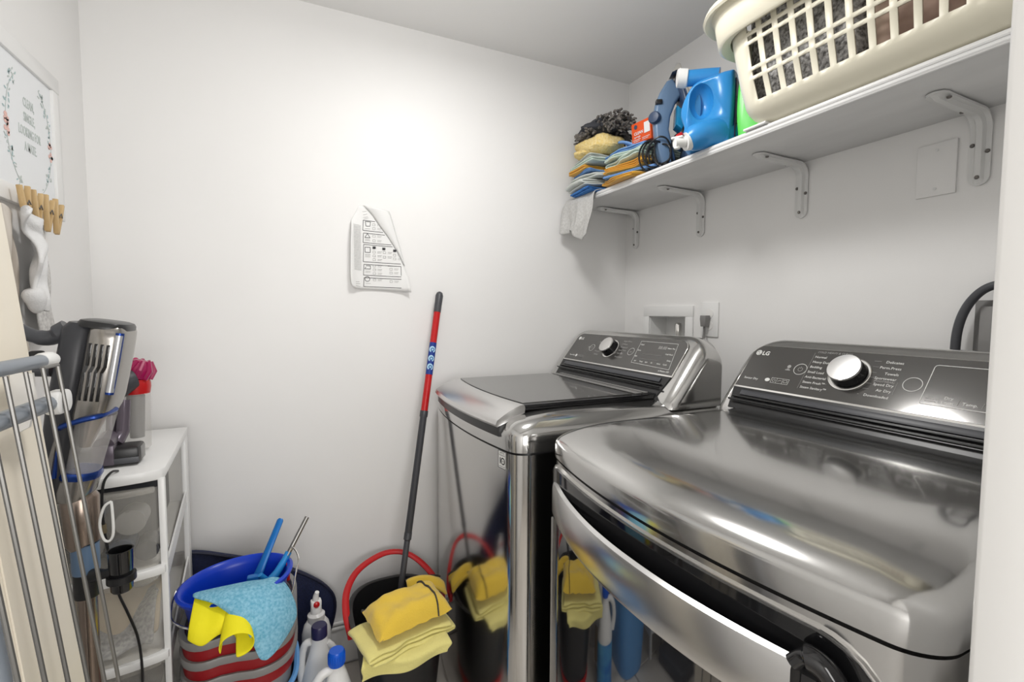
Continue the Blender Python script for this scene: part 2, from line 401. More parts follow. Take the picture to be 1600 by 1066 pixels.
        w_.ring((.938, .117), .0148, .0011, G, n=32); g_.line(arc((.938, .117), .0052, 120, 420, 14), .0009, G); g_.line([(.938, .119), (.938, .124)], .0009, G)
        g_.disc((.909, .121), .0045, G); g_.rect(.903, .110, .915, .1125, G); g_.rect(.906, .1135, .912, .115, G)
        g_.text('COLD HEAVY & CLEAN', .0072, G @ TR(.958, .1665, 0))
        L = [('Normal', .1525), ('Heavy Duty', .1385), ('Bedding', .1245), ('Small Load', .1105), ('Anti-Bacterial', .0965), ('Steam Fresh\u2122', .0825), ('Steam Sanitary\u2122', .0685)]
        for i, (tx, y) in enumerate(L): w_.text(tx, s, G @ TR(.957, y, 0)); g_.line([(.995-abs(3-i)*.0+(.016 if i in (4,) else .006), y+.003), (1.004+abs(2.6-i)*.003, y+.003)], .0005, G)
        g_.line([(.953, .166), (.953, .066)], .0005, G)
        Rr = [('Delicates', .1545), ('Perm.Press', .1405), ('Towels', .1265), ('Sportswear', .1145), ('Speed Dry', .0995), ('Air Dry', .0860), ('Downloaded', .0715)]
        for i, (tx, y) in enumerate(Rr): w_.text(tx, s, G @ TR(1.134, y, 0), 'RIGHT'); g_.line([(1.087-abs(3-i)*.002, y+.003), (1.094 if i < 6 else 1.078, y+.003)], .0005, G)
        g_.text('(FOOTWEAR)', .006, G @ TR(1.133, .1080, 0), 'RIGHT'); g_.line([(1.138, .112), (1.138, .083)], .0005, G)
        w_.ring((1.1625, .1115), .0155, .0012, G, n=32)
        w_.line([(1.40, .160), (1.190, .160), (1.186, .1585), (1.1845, .155), (1.1845, .0765), (1.186, .074), (1.189, .0735), (1.40, .0735), (1.40, .160)], .0011, G)
        g_.text('Damp Dry Signal', .0055, G @ TR(1.190, .085, 0)); g_.text('Wrinkle Care', .0055, G @ TR(1.190, .079, 0))
        w_.text('Dry', s, G @ TR(1.224, .0885, 0), 'CENTER'); w_.text('Level', s, G @ TR(1.224, .0790, 0), 'CENTER'); w_.text('Temp.', s, G @ TR(1.2555, .081, 0), 'CENTER'); w_.text('Time', s, G @ TR(1.29, .081, 0), 'CENTER'); w_.text('Start', s, G @ TR(1.345, .081, 0), 'CENTER')
        for a in (1.239, 1.272, 1.307): g_.line([(a, .079), (a+.001, .090)], .0006, G)
    else:
        w_.disc((.100, .158), .0070, G); w_.text('LG', .014, G @ TR(.109, .153, 0), bold=.0003)
        w_.text('TurboWash', .0075, G @ TR(.100, .0785, 0)); w_.disc((.147, .081), .0055, G)
        for k in range(4): g_.ring((.160+k*.011, .081), .004, .0008, G, n=10)
        w_.ring((.213, .122), .0135, .0010, G, n=30); g_.line([(.213, .123), (.213, .128)], .0008, G); g_.ring((.213, .122), .0045, .0007, G, n=12); g_.rect(.191, .120, .196, .126, G)
        for tx, y in (('Normal', .160), ('Heavy Duty', .147), ('Bedding', .134), ('Towels', .121), ('Allergiene', .108), ('Sanitary', .095)):
            g_.text(tx, .0075, G @ TR(.276-(.005 if y < .13 else 0), y, 0), 'RIGHT')
        for tx, y in (('Bright Whites', .160), ('Delicates', .148), ('Waterproof', .135), ('Speed Wash', .123), ('Tub Clean', .110), ('Downloaded', .096)):
            g_.text(tx, .0075, G @ TR(.367, y, 0))
        w_.ring((.4325, .1245), .0135, .0010, G, n=30); g_.text('Start', .0065, G @ TR(.4325, .122, 0), 'CENTER')
        w_.line([(.452, .168), (.613, .168), (.634, .079), (.4635, .0855), (.452, .168)], .0009, G)
        for i, tx in enumerate(('Wash', 'Rinse', 'Spin')): w_.text(tx, .0072, G @ TR(.457+i*.002, .153-i*.022, 0)); w_.text(('Water Plus', 'Cold Wash', 'Delay')[i], .0068, G @ TR(.612+i*.005, .148-i*.021, 0), 'RIGHT')
        for i, tx in enumerate(('Soil', 'Temp', 'Spin', 'Ex', 'Rinse', 'Cycle')): w_.text(tx, .0070, G @ TR(.470+i*.026, .0915, 0))
        for k in range(3): g_.text('88:88', .016, G @ TR(.560, .145, 0), 'CENTER') if k == 0 else g_.rect(.49, .14-k*.018, .575, .1395-k*.018, G)
        w_.text('6 Motion DD', .0080, G @ TR(.640, .0685, 0), 'RIGHT')
    obj('white_lettering', w_, M_print, face, smooth=0, kind='stuff'); obj('grey_lettering', g_, M_greyp, face, smooth=0, kind='stuff')
    def fpt(y, z, off=0, PP=None): return (front_x(PP or P, y)-off, y, z)
    if dry:
        # door: black glass panel following the bow, recessed pocket, steel handle strip
        ya, yb_, za, zb = -.802, -1.432, .24, .888
        def door_grid(y0, y1, z0, z1, off, n=40, m=4, R=.0):
            def f(u, v):
                y = y0+(y1-y0)*u; z = z0+(z1-z0)*v; return fpt(y, z, off)
            return f
        def panel(y0, y1, z0, z1, off, th, rtr=0, rtl=.0, n=48):
            rings = []
            for k in range(n+1):
                y = y0+(y1-y0)*k/n; zt = z1; zb_ = z0
                d1 = abs(y-y1); d0 = abs(y-y0)
                if rtr and d1 < rtr: zt = z1-rtr+math.sqrt(max(0, rtr*rtr-(rtr-d1)**2)); zb_ = z0+rtr-math.sqrt(max(0, rtr*rtr-(rtr-d1)**2))
                if rtl and d0 < rtl: zt = z1-rtl+math.sqrt(max(0, rtl*rtl-(rtl-d0)**2)); zb_ = z0+rtl-math.sqrt(max(0, rtl*rtl-(rtl-d0)**2))
                fx_ = front_x(P, y)
                rings.append([(fx_-off+th, y, zb_), (fx_-off, y, zb_), (fx_-off, y, zt), (fx_-off+th, y, zt)])
            return rings
        b = B(); b.rings(panel(ya+.003, yb_-.003, za-.003, zb+.003, .001, .01, .07, .012)); obj('door_trim', b, M_chrome, root)
        b = B(); b.rings(panel(ya, yb_, za, zb, .004, .012, .068, .010)); door = obj('door', b, M_blk, root, label='black glass dryer door')
        b = B(); b.rings(panel(-.812, -1.395, .27, .786, .0085, .008, .05, .006)); obj('door_glass', b, M_blkglass, door)
        # handle strip
        rings = []
        for k in range(41):
            y = -.822+(-1.362+.822)*k/40; fx_ = front_x(P, y); o_ = .006+.026*(1-((k-24)/24)**2)+(.004 if k > 24 else 0)*((k-24)/16)
            rings.append([(fx_-o_+.010, y, .792), (fx_-o_-.001, y, .789), (fx_-o_-.004, y, .797), (fx_-o_-.004, y, .850), (fx_-o_-.001, y, .858), (fx_-o_+.006, y, .861), (fx_-o_+.012, y, .853)])
        b = B(); b.rings(rings); obj('handle', b, M_handle, door, label='bowed satin silver handle strip', smooth=35)
        rings = []
        for k in range(41):
            y = -.815+(-1.375+.815)*k/40; fx_ = front_x(P, y)
            q_ = max(.25, 1-((k-24)/24)**2)
            rings.append([(fx_, y, .775), (fx_-.020*q_, y, .783), (fx_-.022*q_, y, .800), (fx_-.018*q_, y, .84), (fx_-.006*q_, y, .842), (fx_, y, .82)])
        b = B(); b.rings(rings); obj('handle_backing', b, M_blk, door)
        b = B(); b.tube(smoothpath([fpt(-1.362, .857, .026), fpt(-1.372, .868, .022), fpt(-1.388, .862, .018), fpt(-1.402, .835, .014), fpt(-1.410, .79, .010), fpt(-1.412, .72, .008)]), [.008]*6+[.012]*13+[.012]*12, 10)
        obj('handle_end', b, M_blk, door)
    else:
        # lid: smoked glass, dark frame, silver front handle
        la, lb = -.140, -.640; yc = -.39
        def lx(y): return -.802-.020*(1-((y-yc)/.25)**2)
        zl = zdeck+.004
        n = 30; Pl = [(lx(la+(lb-la)*k/n), la+(lb-la)*k/n) for k in range(n+1)] + [(-.385, lb), (-.385, la)]
        b = B(); b.prism(Pl[::-1], .014, TR(0, 0, zl+.004), bev=.002); lid = obj('lid', b, M_blk, root, smooth=30)
        Pg = [(lx(la+(lb-la)*k/n)+.006, la-.006+(lb-la+.020)*k/n) for k in range(n+1)] + [(-.46, lb+.014), (-.46, la-.006)]
        b = B(); b.prism(Pg[::-1], .003, TR(0, 0, zl+.012)); obj('lid_glass', b, M_lidglass, lid, smooth=20)
        b = B(); b.box((-.437, yc, zl+.013), (.022, .47, .003), bev=.001); b.box((-.41, yc, zl+.013), (.012, .47, .003), bev=.001); obj('lid_trim', b, M_midgrey, lid)
        rings = []
        for k in range(41):
            u = k/40; y = la+.004+(lb-la-.008)*u; x = lx(y); e = 1
            d = min(u, 1-u)*.5
            xo = front_x(P, y)-.006
            rings.append([(x+.004, y, zl+.004), (x+.001, y, zl+.0125), (x-.010, y, zl+.0115), (x-.024, y, zl+.006), ((x-.024)*.45+xo*.55, y, zl-.006), (xo-.003, y, zl-.020), (xo-.007, y, zl-.030), (xo-.003, y, zl-.036), (xo+.014, y, zl-.030), (x+.002, y, zl-.008)])
        b = B(); b.rings(rings); obj('lid_handle', b, M_handle, lid, smooth=35, label='bowed silver front handle edge of the lid')
        rings = []
        for k in range(41):
            y = la-.002+(lb-la)*k/40*1.0; xo = front_x(P, y)
            rings.append([(xo+.02, y, zs+.028), (xo-.0035, y, zs+.030), (xo-.0035, y, zs+.046), (xo+.002, y, zs+.060), (xo+.02, y, zs+.060)])
        b = B(); b.rings(rings); obj('handle_recess', b, M_blkpl, root)
        # sticker
        sy, sz = -.652, .862
        MS = frame((front_x(P, sy)-.0006, sy, sz), (front_x(P, sy-.01)-front_x(P, sy+.01), -.02, 0), (0, 0, 1))
        b = B(); b.rect(-.016, -.021, .016, .021, MS, z=.0004, h=.0006); st = obj('sticker', b, M_print, root, smooth=0, label='small white sticker reading 10')
        b = B(); b.line([(-.0155, -.0205), (.0155, -.0205), (.0155, .0205), (-.0155, .0205), (-.0155, -.0205)], .0012, MS, z=.001)
        b.text('1', .020, MS @ TR(-.0125, -.010, .0006), bold=.0008); b.ring((.004, -.003), .0072, .0026, MS, z=.001, n=20); b.text('YEAR', .0045, MS @ TR(.004, -.0045, .0006), 'CENTER'); b.text('LIMITED', .0055, MS @ TR(0, .014, .0006), 'CENTER'); b.text('WARRANTY', .0045, MS @ TR(0, .009, .0006), 'CENTER'); b.text('MOTOR PART', .0042, MS @ TR(0, -.018, .0006), 'CENTER')
        obj('sticker_print', b, M_blackp, st, smooth=0)
    return root, P
appliance('washer'); appliance('dryer')

# ------------------------------------------------------------------ shelf, brackets, plates
t = thing('wall_shelf', 'long white painted board shelf above the machines', 'shelf', (-.145, -.75, 1.632))
b = B(); b.box((-.1445, -.7525, 1.6415), (.289, 1.503, .019), bev=.0015); obj('board', b, M_shelf, t)
b = B(); b.box((-.2895, -.7525, 1.6395), (.008, 1.503, .023), bev=.003, seg=3); b.tube([(-.292, -.004, 1.643), (-.292, -1.503, 1.643)], .004, 8); b.tube([(-.292, -.004, 1.634), (-.292, -1.503, 1.634)], .003, 8); obj('edge_moulding', b, M_shelf, t)
BR = [('small white bracket nearest the back wall corner, under the hanging rag', -.066), ('second white shelf bracket from the back wall corner', -.412), ('third white shelf bracket from the back wall corner', -.775), ('white shelf bracket beside the blank wall plate near the doorway', -1.155)]
for lab, y in BR:
    t = thing('shelf_bracket', lab, 'bracket', (0, y, 1.63), 'steel shelf brackets'); t['label'] = lab
    R = .035; arcp = [(-.012-R+R*math.cos(a), 1.624-R+R*math.sin(a)) for a in [k*PI/2/8 for k in range(9)]]
    path = [(-.0045, 1.478+.0175*(1-math.cos(k/5*PI/2))) for k in range(6)]+[(-.0045, 1.55)]+[(x+.0075, z-.0005) for x, z in arcp]+[(-.12, 1.6245)]+[(-.178-.0175*math.sin(k/5*PI/2), 1.6265) for k in range(6)]
    rings = []; NP_ = len(path)
    for i, (x, z) in enumerate(path):
        hw = .0175
        if i < 6: hw = .0175*max(.15, math.sin(i/5*PI/2))
        if i >= NP_-6: hw = .0175*max(.15, math.cos((i-NP_+6)/5*PI/2))
        dx, dz = path[min(i+1, NP_-1)][0]-path[max(i-1, 0)][0], path[min(i+1, NP_-1)][1]-path[max(i-1, 0)][1]
        l = math.hypot(dx, dz); nx, nz_ = -dz/l, dx/l; k_ = min(1, max(0, (min(i, NP_-1-i)-2)/3))
        w1, w2 = min(.009, hw*.6), min(.005, hw*.4)
        prof = [(-hw, -.003), (-hw, .001), (-w1, .001), (-w2, .001+.007*k_), (w2, .001+.007*k_), (w1, .001), (hw, .001), (hw, -.003)]
        rings.append([(x+nx*o_, y+a_, z+nz_*o_) for a_, o_ in prof])
    b = B(); b.rings(rings)
    obj('arm', b, M_brush, t, smooth=30)
    for (x, z, dy) in ((-.0145, 1.494, 0), (-.0085, 1.562, .0125), (-.0085, 1.545, -.0125)):
        b = B(); b.lathe([(.0042, 0), (.0042, .0015), (.003, .003), (.0005, .003)], 12, frame((x+.003, y+dy, z), (0, -1, 0), (0, 0, 1))); obj('screw', b, M_screw, t)
    for (x, dy) in ((-.055, .0125), (-.165, -.0125)):
        b = B(); b.lathe([(.0042, 0), (.0042, .0015), (.003, .003), (.0005, .003)], 12, frame((x, y+dy, 1.6225), (1, 0, 0), (0, -1, 0))); obj('screw', b, M_screw, t)
MR = lambda y, z: frame((0, y, z), (0, -1, 0), (0, 0, 1))       # on the right wall, facing the room (x right, y up, z into room)
t = thing('blank_wall_plate', 'blank rectangular white cover plate on the wall under the shelf near the doorway', 'wall plate', (0, -1.082, 1.53))
b = B(); b.box((0, 0, .003), (.072, .115, .006), MR(-1.082, 1.53), bev=.002); obj('plate', b, M_wall, t)
for dz in (.042, -.042):
    b = B(); b.disc((0, dz), .0032, MR(-1.082, 1.53), z=.0065, h=.001); obj('screw', b, M_shelf, t)
# washer outlet box
t = thing('laundry_outlet_box', 'recessed white laundry supply box in the wall behind the washing machine', 'outlet box', (0, -.26, 1.15))
b = B()
for y0, y1, z0, z1 in ((-.391, -.129, nz1, 1.238), (-.391, -.129, 1.03, nz0), (-.391, ny0, nz0, nz1), (ny1, -.129, nz0, nz1)):
    b.box((-.004, (y0+y1)/2, (z0+z1)/2), (.008, y1-y0, z1-z0), bev=.0015)
obj('face_frame', b, M_white, t)
b = B(); e = .0008; y0, y1, z0, z1 = ny0+e, ny1-e, nz0+e, nz1-e
b.box((.085, (y0+y1)/2, (z0+z1)/2), (.004, y1-y0, z1-z0)); b.box((.043, y0+.001, (z0+z1)/2), (.086, .002, z1-z0)); b.box((.043, y1-.001, (z0+z1)/2), (.086, .002, z1-z0)); b.box((.043, (y0+y1)/2, z0+.001), (.086, y1-y0, .002)); b.box((.043, (y0+y1)/2, z1-.001), (.086, y1-y0, .002))
obj('inner_box', b, M_white, t)
b = B(); Mv = TR(.045, -.27, 1.065); b.lathe([(.012, 0), (.012, .03), (.015, .032), (.015, .05), (.011, .052), (.011, .072), (.0135, .074), (.0135, .10), (.010, .108), (.0005, .11)], 12, Mv); obj('valve', b, M_chrome, t)
# wall outlet + plug + cord
t = thing('wall_outlet', 'white wall outlet plate right of the laundry supply box', 'outlet', (0, -.466, 1.19))
b = B(); b.box((0, 0, .003), (.072, .118, .006), MR(-.466, 1.189), bev=.002); pl = obj('plate', b, M_white, t)
b = B(); b.disc((0, 0), .0035, MR(-.466, 1.189), z=.0065, h=.001); b.disc((0, .02), .016, MR(-.466, 1.189), z=.0065, h=.002); b.disc((0, -.02), .016, MR(-.466, 1.189), z=.0065, h=.002); obj('socket', b, M_trim, pl)
t = thing('power_plug', 'grey plug with grey cord in the outlet behind the washing machine', 'plug', (-.02, -.458, 1.18))
b = B(); b.prism([(-.012, .02), (.012, .02), (.013, .008), (.009, -.018), (-.009, -.018), (-.013, .008)], .024, MR(-.460, 1.183) @ TR(0, 0, .0205), bev=.003); obj('plug_head', b, M_midgrey, t)
b = B(); b.tube(smoothpath([(-.02, -.458, 1.168), (-.021, -.457, 1.13), (-.03, -.455, 1.10), (-.06, -.45, 1.02), (-.10, -.45, .9), (-.12, -.45, .7)]), .0042, 8); obj('cord', b, M_midgrey, t)
# dryer cord and outlet
t = thing('dryer_outlet', 'grey heavy outlet plate behind the right end of the dryer console', 'outlet', (0, -1.205, 1.17))
b = B(); b.box((0, 0, .002), (.085, .15, .004), MR(-1.205, 1.165), bev=.001); obj('plate', b, M_midgrey, t)
b = B(); b.box((0, 0, .010), (.060, .125, .016), MR(-1.205, 1.165), bev=.003); obj('socket_body', b, M_grey, t)
t = thing('electric_cable', 'thick black cord looping up behind the dryer console near the doorway', 'cord', (-.03, -1.15, 1.1))
b = B(); b.tube(smoothpath([(-.05, -1.150, .9), (-.035, -1.146, 1.05), (-.030, -1.144, 1.12), (-.028, -1.146, 1.18), (-.028, -1.158, 1.225), (-.030, -1.180, 1.257), (-.032, -1.206, 1.270), (-.034, -1.236, 1.268), (-.034, -1.25, 1.25), (-.03, -1.25, 1.20), (-.028, -1.24, 1.165)]), .0085, 12); obj('cable', b, M_dkgrey, t)

# ------------------------------------------------------------------ folded cloths and shelf things
def folded(name, m, c, a, w_, h, layers, rz=0, seed=0, wob=.004, label='', cat='cloth', group=None, tilt=0, droop=0, thick=None):
    """cloth folded to `layers`; fold loops show on the local +-x ends; c = centre of the underside"""
    th = h/(layers); P = []; s = 1
    for i in range(layers):
        z = th*(i+.5); sh = a*(1-.05*random.Random(seed*31+i).random())
        xs = [-sh*s + 2*sh*s*k/14 for k in range(15)]
        P += [(x, z) for x in xs]
        if i < layers-1:
            e = sh*s
            for k in range(1, 4):
                an = -PI/2+PI*k/4; P.append((e+s*th*.55*math.cos(an), z+th/2+th/2*math.sin(an)))
        s = -s
    M = TR(*c) @ RZ(rz) @ RX(tilt); nv = 10
    def f(u, v):
        k = u*(len(P)-1); i = min(int(k+1e-6), len(P)-1); x, z = P[i]; y = (v-.5)*w_
        n1 = nzv(x*14, y*14, seed*3.1+z*8)*wob; n2 = nzv(x*9+5, y*11, seed+z*20)*wob*1.5
        zz = z*(1-.22*max(0, abs(v-.5)*2-.6)/.4)+max(n1, -.3*wob)
        zz -= droop*max(0, abs(x)/a-.75)**1.0*.4
        return M @ Vector((x+n2*.7, y+n2*2.2+nzv(x*30, z*30, seed)*wob, max(zz, th*.4)))
    b = B(); b.grid(len(P)-1, nv, f)
    o = obj(name, b, m, at=c, solid=(thick or th*.72), sub=1, smooth=80)
    return tag(o, label, cat, group)
SZ = 1.6515
G1 = 'cleaning cloths stacked at the end of the shelf'
cl = [  # left pile (by the back wall), from the shelf upward
 ('cleaning_cloth', M_bluec, (-.215, -.150, SZ), .115, .13, 0.019, 3, 'blue folded cleaning cloth at the bottom of the pile in the corner'),
 ('cleaning_cloth', M_gryc, (-.22, -.135, SZ+0.021), .12, .15, 0.027, 3, 'pale grey folded cloth directly on the bottom blue one'),
 ('cleaning_cloth', M_gryc, (-.20, -.135, SZ+0.050), .12, .17, 0.022, 2, 'pale grey loosely folded cloth under the thin blue cloth'),
 ('cleaning_cloth', M_skyc, (-.205, -.14, SZ+0.074), .115, .16, 0.010, 2, 'thin sky blue cloth under the left mustard cloth'),
 ('cleaning_cloth', M_must, (-.21, -.110, SZ+0.085), .12, .13, 0.021, 2, 'mustard folded cloth in the middle of the left pile'),
 ('cleaning_cloth', M_mint, (-.205, -.13, SZ+0.107), .115, .17, 0.019, 2, 'mint grey cloth above the left mustard cloth'),
 ('cleaning_cloth', M_gryc, (-.195, -.125, SZ+0.128), .11, .16, 0.018, 2, 'grey cloth right under the fuzzy yellow mitt')]
for i, (nm, m_, c_, a_, w2, h_, ly, lb_) in enumerate(cl): folded(nm, m_, c_, a_, w2, h_, ly, rz=random.uniform(-.2, .2), seed=i+1, label=lb_, group=G1, wob=.008)
cl = [  # right pile
 ('cleaning_cloth', M_must, (-.205, -.335, SZ), .085, .22, 0.021, 3, PI/2, 'mustard folded cloth lowest at the shelf edge left of the iron'),
 ('cleaning_cloth', M_skyc, (-.20, -.34, SZ+0.022), .10, .20, 0.012, 2, .3, 'sky blue cloth between the two mustard cloths left of the iron'),
 ('cleaning_cloth', M_must, (-.20, -.330, SZ+0.036), .09, .20, 0.031, 4, PI/2+.15, 'thick mustard folded cloth with rolled ends left of the iron cord'),
 ('cleaning_cloth', M_mint, (-.185, -.335, SZ+0.068), .10, .21, 0.019, 2, PI/2-.1, 'lower mint cloth left of the iron cord'),
 ('cleaning_cloth', M_mint, (-.18, -.325, SZ+0.089), .10, .21, 0.019, 2, PI/2+.1, 'upper mint cloth under the light blue cloth'),
 ('cleaning_cloth', M_skyc, (-.17, -.315, SZ+0.110), .10, .19, 0.016, 2, PI/2, 'light blue folded cloth under the orange box')]
for i, (nm, m_, c_, a_, w2, h_, ly, rz_, lb_) in enumerate(cl): folded(nm, m_, c_, a_, w2, h_, ly, rz=rz_, seed=i+20, label=lb_, group=G1, wob=.008)
# fuzzy yellow mitt: two lobes
def blob(b, c, r, seed, amp=.15, n=22, M=None, fr=3):
    rs = []
    for i in range(n+1):
        ph = PI*i/n; row = []
        for k in range(n*2):
            th = 2*PI*k/(n*2); d = Vector((math.sin(ph)*math.cos(th), math.sin(ph)*math.sin(th), math.cos(ph)))
            q = 1+amp*noise.noise(d*fr*.6+Vector((seed, 0, 0)))+amp*.3*noise.noise(d*fr*3+Vector((seed, 5, 0)))
            p = Vector((d.x*r[0], d.y*r[1], math.copysign(abs(d.z)**.8, d.z)*r[2]))*q; row.append(Vector(c)+p)
        rs.append(row)
    b.rings(rs, M, cap=False); return b
z0 = SZ+.144
b = B(); blob(b, (-.235, -.135, z0+.036), (.085, .098, .036), 3.3, .2); blob(b, (-.255, -.100, z0+.022), (.06, .06, .022), 8.1, .2)
tag(obj('washing_mitt', b, M_fuzz, at=(-.2, -.15, z0)), 'fuzzy pale yellow terry mitt on top of the left cloth pile', 'mitt')
t = thing('chenille_mitt', 'charcoal mitt with grey noodle pile topping the whole cloth pile', 'mitt', (-.22, -.15, z0+.07))
b = B(); blob(b, (-.235, -.140, z0+.096), (.085, .108, .026), 5.7, .25); obj('mitt_back', b, M_char, t)
b = B()
for k in range(330):
    a = random.uniform(0, 2*PI); rr = random.uniform(.75, 1.0); px_, py_ = -.230+.085*rr*math.cos(a), -.150+.112*rr*math.sin(a)
    if random.random() < .42: px_ = -.235+random.uniform(-.045, .05); py_ = -.252+random.uniform(-.035, .050)
    pz = z0+.076+random.uniform(-.010, .010)+(random.uniform(0, .045) if py_ < -.20 else 0)
    d = Vector((math.cos(a)*1.0, math.sin(a)*1.0, random.uniform(-.9, .3))).normalized()*random.uniform(.016, .025)
    p = Vector((px_, py_, pz)); b.tube([p, p+d*.5+Vector((0, 0, .003)), p+d], [.0042, .0048, .003], 5)
o = obj('noodle_pile', b, M_chen, t, kind='stuff')
# small sky cloth leaning on the mitt
def sheet(name, m, f, nu, nv, th, label, cat, at, sub=1, parent=None, group=None):
    b = B(); b.grid(nu, nv, f); o = obj(name, b, m, at=at, solid=th, sub=sub, smooth=80, parent=parent)
    if not parent: tag(o, label, cat, group)
    return o
sheet('cleaning_cloth', M_skyc, lambda u, v: Vector((-.235+.10*v, -.235-.125*u, SZ+.130+.034*(1-u)**2+.012*math.sin(v*6+u*4)+.004)), 10, 8, .010, 'small sky blue cloth curled up between the mitts and the orange box', 'cloth', (-.2, -.29, SZ+.17), group=G1)
# orange box standing on the right pile
t = thing('orange_box', 'small orange printed cardboard box on top of the right cloth pile', 'box', (-.18, -.36, SZ+.165))
MB = frame((-.235, -.322, SZ+.131), (.10, -.995, 0), (-.10, 0, 1))
b = B(); b.box((.043, .036, -.016), (.086, .068, .03), MB, bev=.001); bx = obj('carton', b, M_orange, t)
b = B(); b.text('CLEAN', .013, MB @ TR(.012, .030, .0003), bold=.0003); b.text('sponge', .010, MB @ TR(.012, .020, .0003)); b.rect(.058, .026, .083, .060, MB, z=.0004); b.line([(.008, .014), (.040, .014)], .0015, MB); b.line([(.048, .014), (.080, .014)], .0015, MB); b.line([(.008, .009), (.036, .009)], .0012, MB); b.line([(.048, .009), (.074, .009)], .0012, MB)
obj('box_print', b, M_paper, bx, smooth=0)
b = B(); b.disc((.020, .056), .007, MB); obj('box_picture', b, M_denimd, bx, smooth=0)
# rag over the shelf edge
def ragf(u, v):
    y = -.022-.185*u; 
    if v < .22: return Vector((-.21-.088*v/.22, y, SZ+.006+.004*math.sin(v*12)))
    q = (v-.22)/.78; L = .125+.050*u+.012*math.sin(u*10+1)
    x = -.304-.014*math.sin(min(1, q*4)*PI/2)-q*(.010+.012*(1-u)+.010*math.sin(u*12+q*2)+.005*math.sin(u*25))
    return Vector((x, y+.010*math.sin(q*5+u*3)+.012*q*(1-2*u)*0, SZ+.004-L*q))
sheet('dust_rag', M_rag, ragf, 26, 22, .004, 'light grey rag hanging over the end of the shelf edge', 'rag', (-.3, -.13, 1.65))
def ragg(u, v):
    y = -.090-.125*u; L = .17-.03*u
    return Vector((-.300-.006*math.sin(u*14)-.004*v, y, SZ-.006-L*v))
# iron, standing on its heel
BI = frame((-.20, -.47, 0), (math.cos(math.radians(-30)), math.sin(math.radians(-30)), 0), (0, 0, 1))   # local (a, z, depth towards the viewer is +z of frame)
# keep the iron on the shelf: frame z points towards -y/-x
t = thing('steam_iron', 'steel blue steam iron standing on its heel on the shelf', 'iron', (-.2, -.5, SZ))
hp = [(-.030, 1.668), (.004, 1.662), (.012, 1.70), (.000, 1.75), (-.010, 1.79), (-.006, 1.83), (.008, 1.868), (.026, 1.893), (.024, 1.905), (-.002, 1.945), (-.020, 1.938), (-.040, 1.905), (-.052, 1.872), (-.058, 1.83), (-.054, 1.78), (-.046, 1.72)]
b = B(); b.prism(hp, .040, BI, bev=.010, seg=3); hd = obj('handle', b, M_denim, t, smooth=50)
bp_ = [(.006, 1.945), (.026, 1.90), (.050, 1.83), (.062, 1.76), (.060, 1.69), (.045, 1.662), (.058, 1.655), (.074, 1.66), (.076, 1.76), (.062, 1.84), (.038, 1.905), (.012, 1.955)]
b = B(); b.prism([(.004, 1.94), (.018, 1.895), (.034, 1.83), (.040, 1.76), (.035, 1.70), (.040, 1.668), (.066, 1.66), (.072, 1.76), (.058, 1.84), (.036, 1.905), (.012, 1.955)], .085, BI, bev=.014, seg=3); obj('body', b, M_denimd, t, smooth=50)
b = B(); b.prism([(.012, 1.860), (.030, 1.845), (.034, 1.80), (.028, 1.785), (.010, 1.80)], .05, BI, bev=.004); obj('water_tank', b, M_cyan, t)
b = B(); b.prism([(-.012, 1.948), (.002, 1.975), (.012, 1.974), (.080, 1.78), (.080, 1.66), (.073, 1.66), (.073, 1.77), (.012, 1.958)], .098, BI, bev=.002); obj('soleplate', b, M_chrome, t)
MK = BI @ TR(-.052, 1.825, .012) @ RY(math.radians(-35))
b = B(); b.lathe([(.019, 0), (.019, .012), (.016, .016), (.0005, .017)], 20, MK); obj('steam_dial', b, M_denimd, t)
b = B(); b.box((-.044, 1.872, .018), (.020, .014, .018), BI, bev=.003); obj('spray_button', b, M_blkpl, t)
b = B(); b.prism([(-.034, 1.652), (.078, 1.652), (.078, 1.668), (.03, 1.672), (-.030, 1.680)], .088, BI, bev=.005); obj('heel', b, M_blkpl, t)
t2 = thing('iron_cord', 'bundle of coiled black cord beside the steam iron', 'cord', (-.24, -.50, SZ))
b = B(); pts = []
for k in range(120):
    a = k*.42; R_ = .036+.010*math.sin(k*.13)
    pts.append(BI @ Vector((-.066+R_*math.cos(a)*.85+.0004*k, SZ+.058+R_*math.sin(a)*1.15, .012+.0007*k*math.cos(k*.5)*.5)))
b.tube(smoothpath(pts, 2), .0030, 6)
pts = []
for k in range(110):
    a = k*.5; pts.append(BI @ Vector((.018+.022*math.cos(a), SZ+.070+.050*math.sin(a), .010+.016*math.sin(k*.31))))
b.tube(smoothpath(pts, 2), .0030, 6); obj('coil', b, M_blkpl, t2)
# blue detergent jug on its side
ang = math.radians(-60); BJ = frame((-.26, -.68, 0), (math.cos(ang), math.sin(ang), 0), (0, 0, 1))
t = thing('blue_detergent_jug', 'large blue liquid detergent jug lying with its tap over the shelf edge', 'detergent', (-.2, -.7, SZ))
def superring(P, z): return [(x, y, z) for x, y in P]
body = [(-.060, 1.664), (-.045, 1.655), (.050, 1.655), (.060, 1.665), (.066, 1.75), (.066, 1.835), (.058, 1.848), (.010, 1.845), (-.030, 1.838), (-.052, 1.818), (-.068, 1.785), (-.072, 1.755), (-.062, 1.722), (-.064, 1.70)]
bs = [Vector((p[0], p[1], 0)) for p in body]; bs = smoothpath(bs+[bs[0]], 3)[:-1]
cen = Vector((0, 1.752, 0))
b = B(); rs = []
for z, k in ((-.175, .80), (-.165, .93), (-.14, 1), (-.05, 1), (.0, 1), (.018, .985), (.028, .95), (.034, .88)):
    rs.append([((p.x-cen.x)*k+cen.x, (p.y-cen.y)*k+cen.y, z) for p in bs])
b.rings(rs, BJ); jb = obj('jug_body', b, M_jug, t, smooth=60)
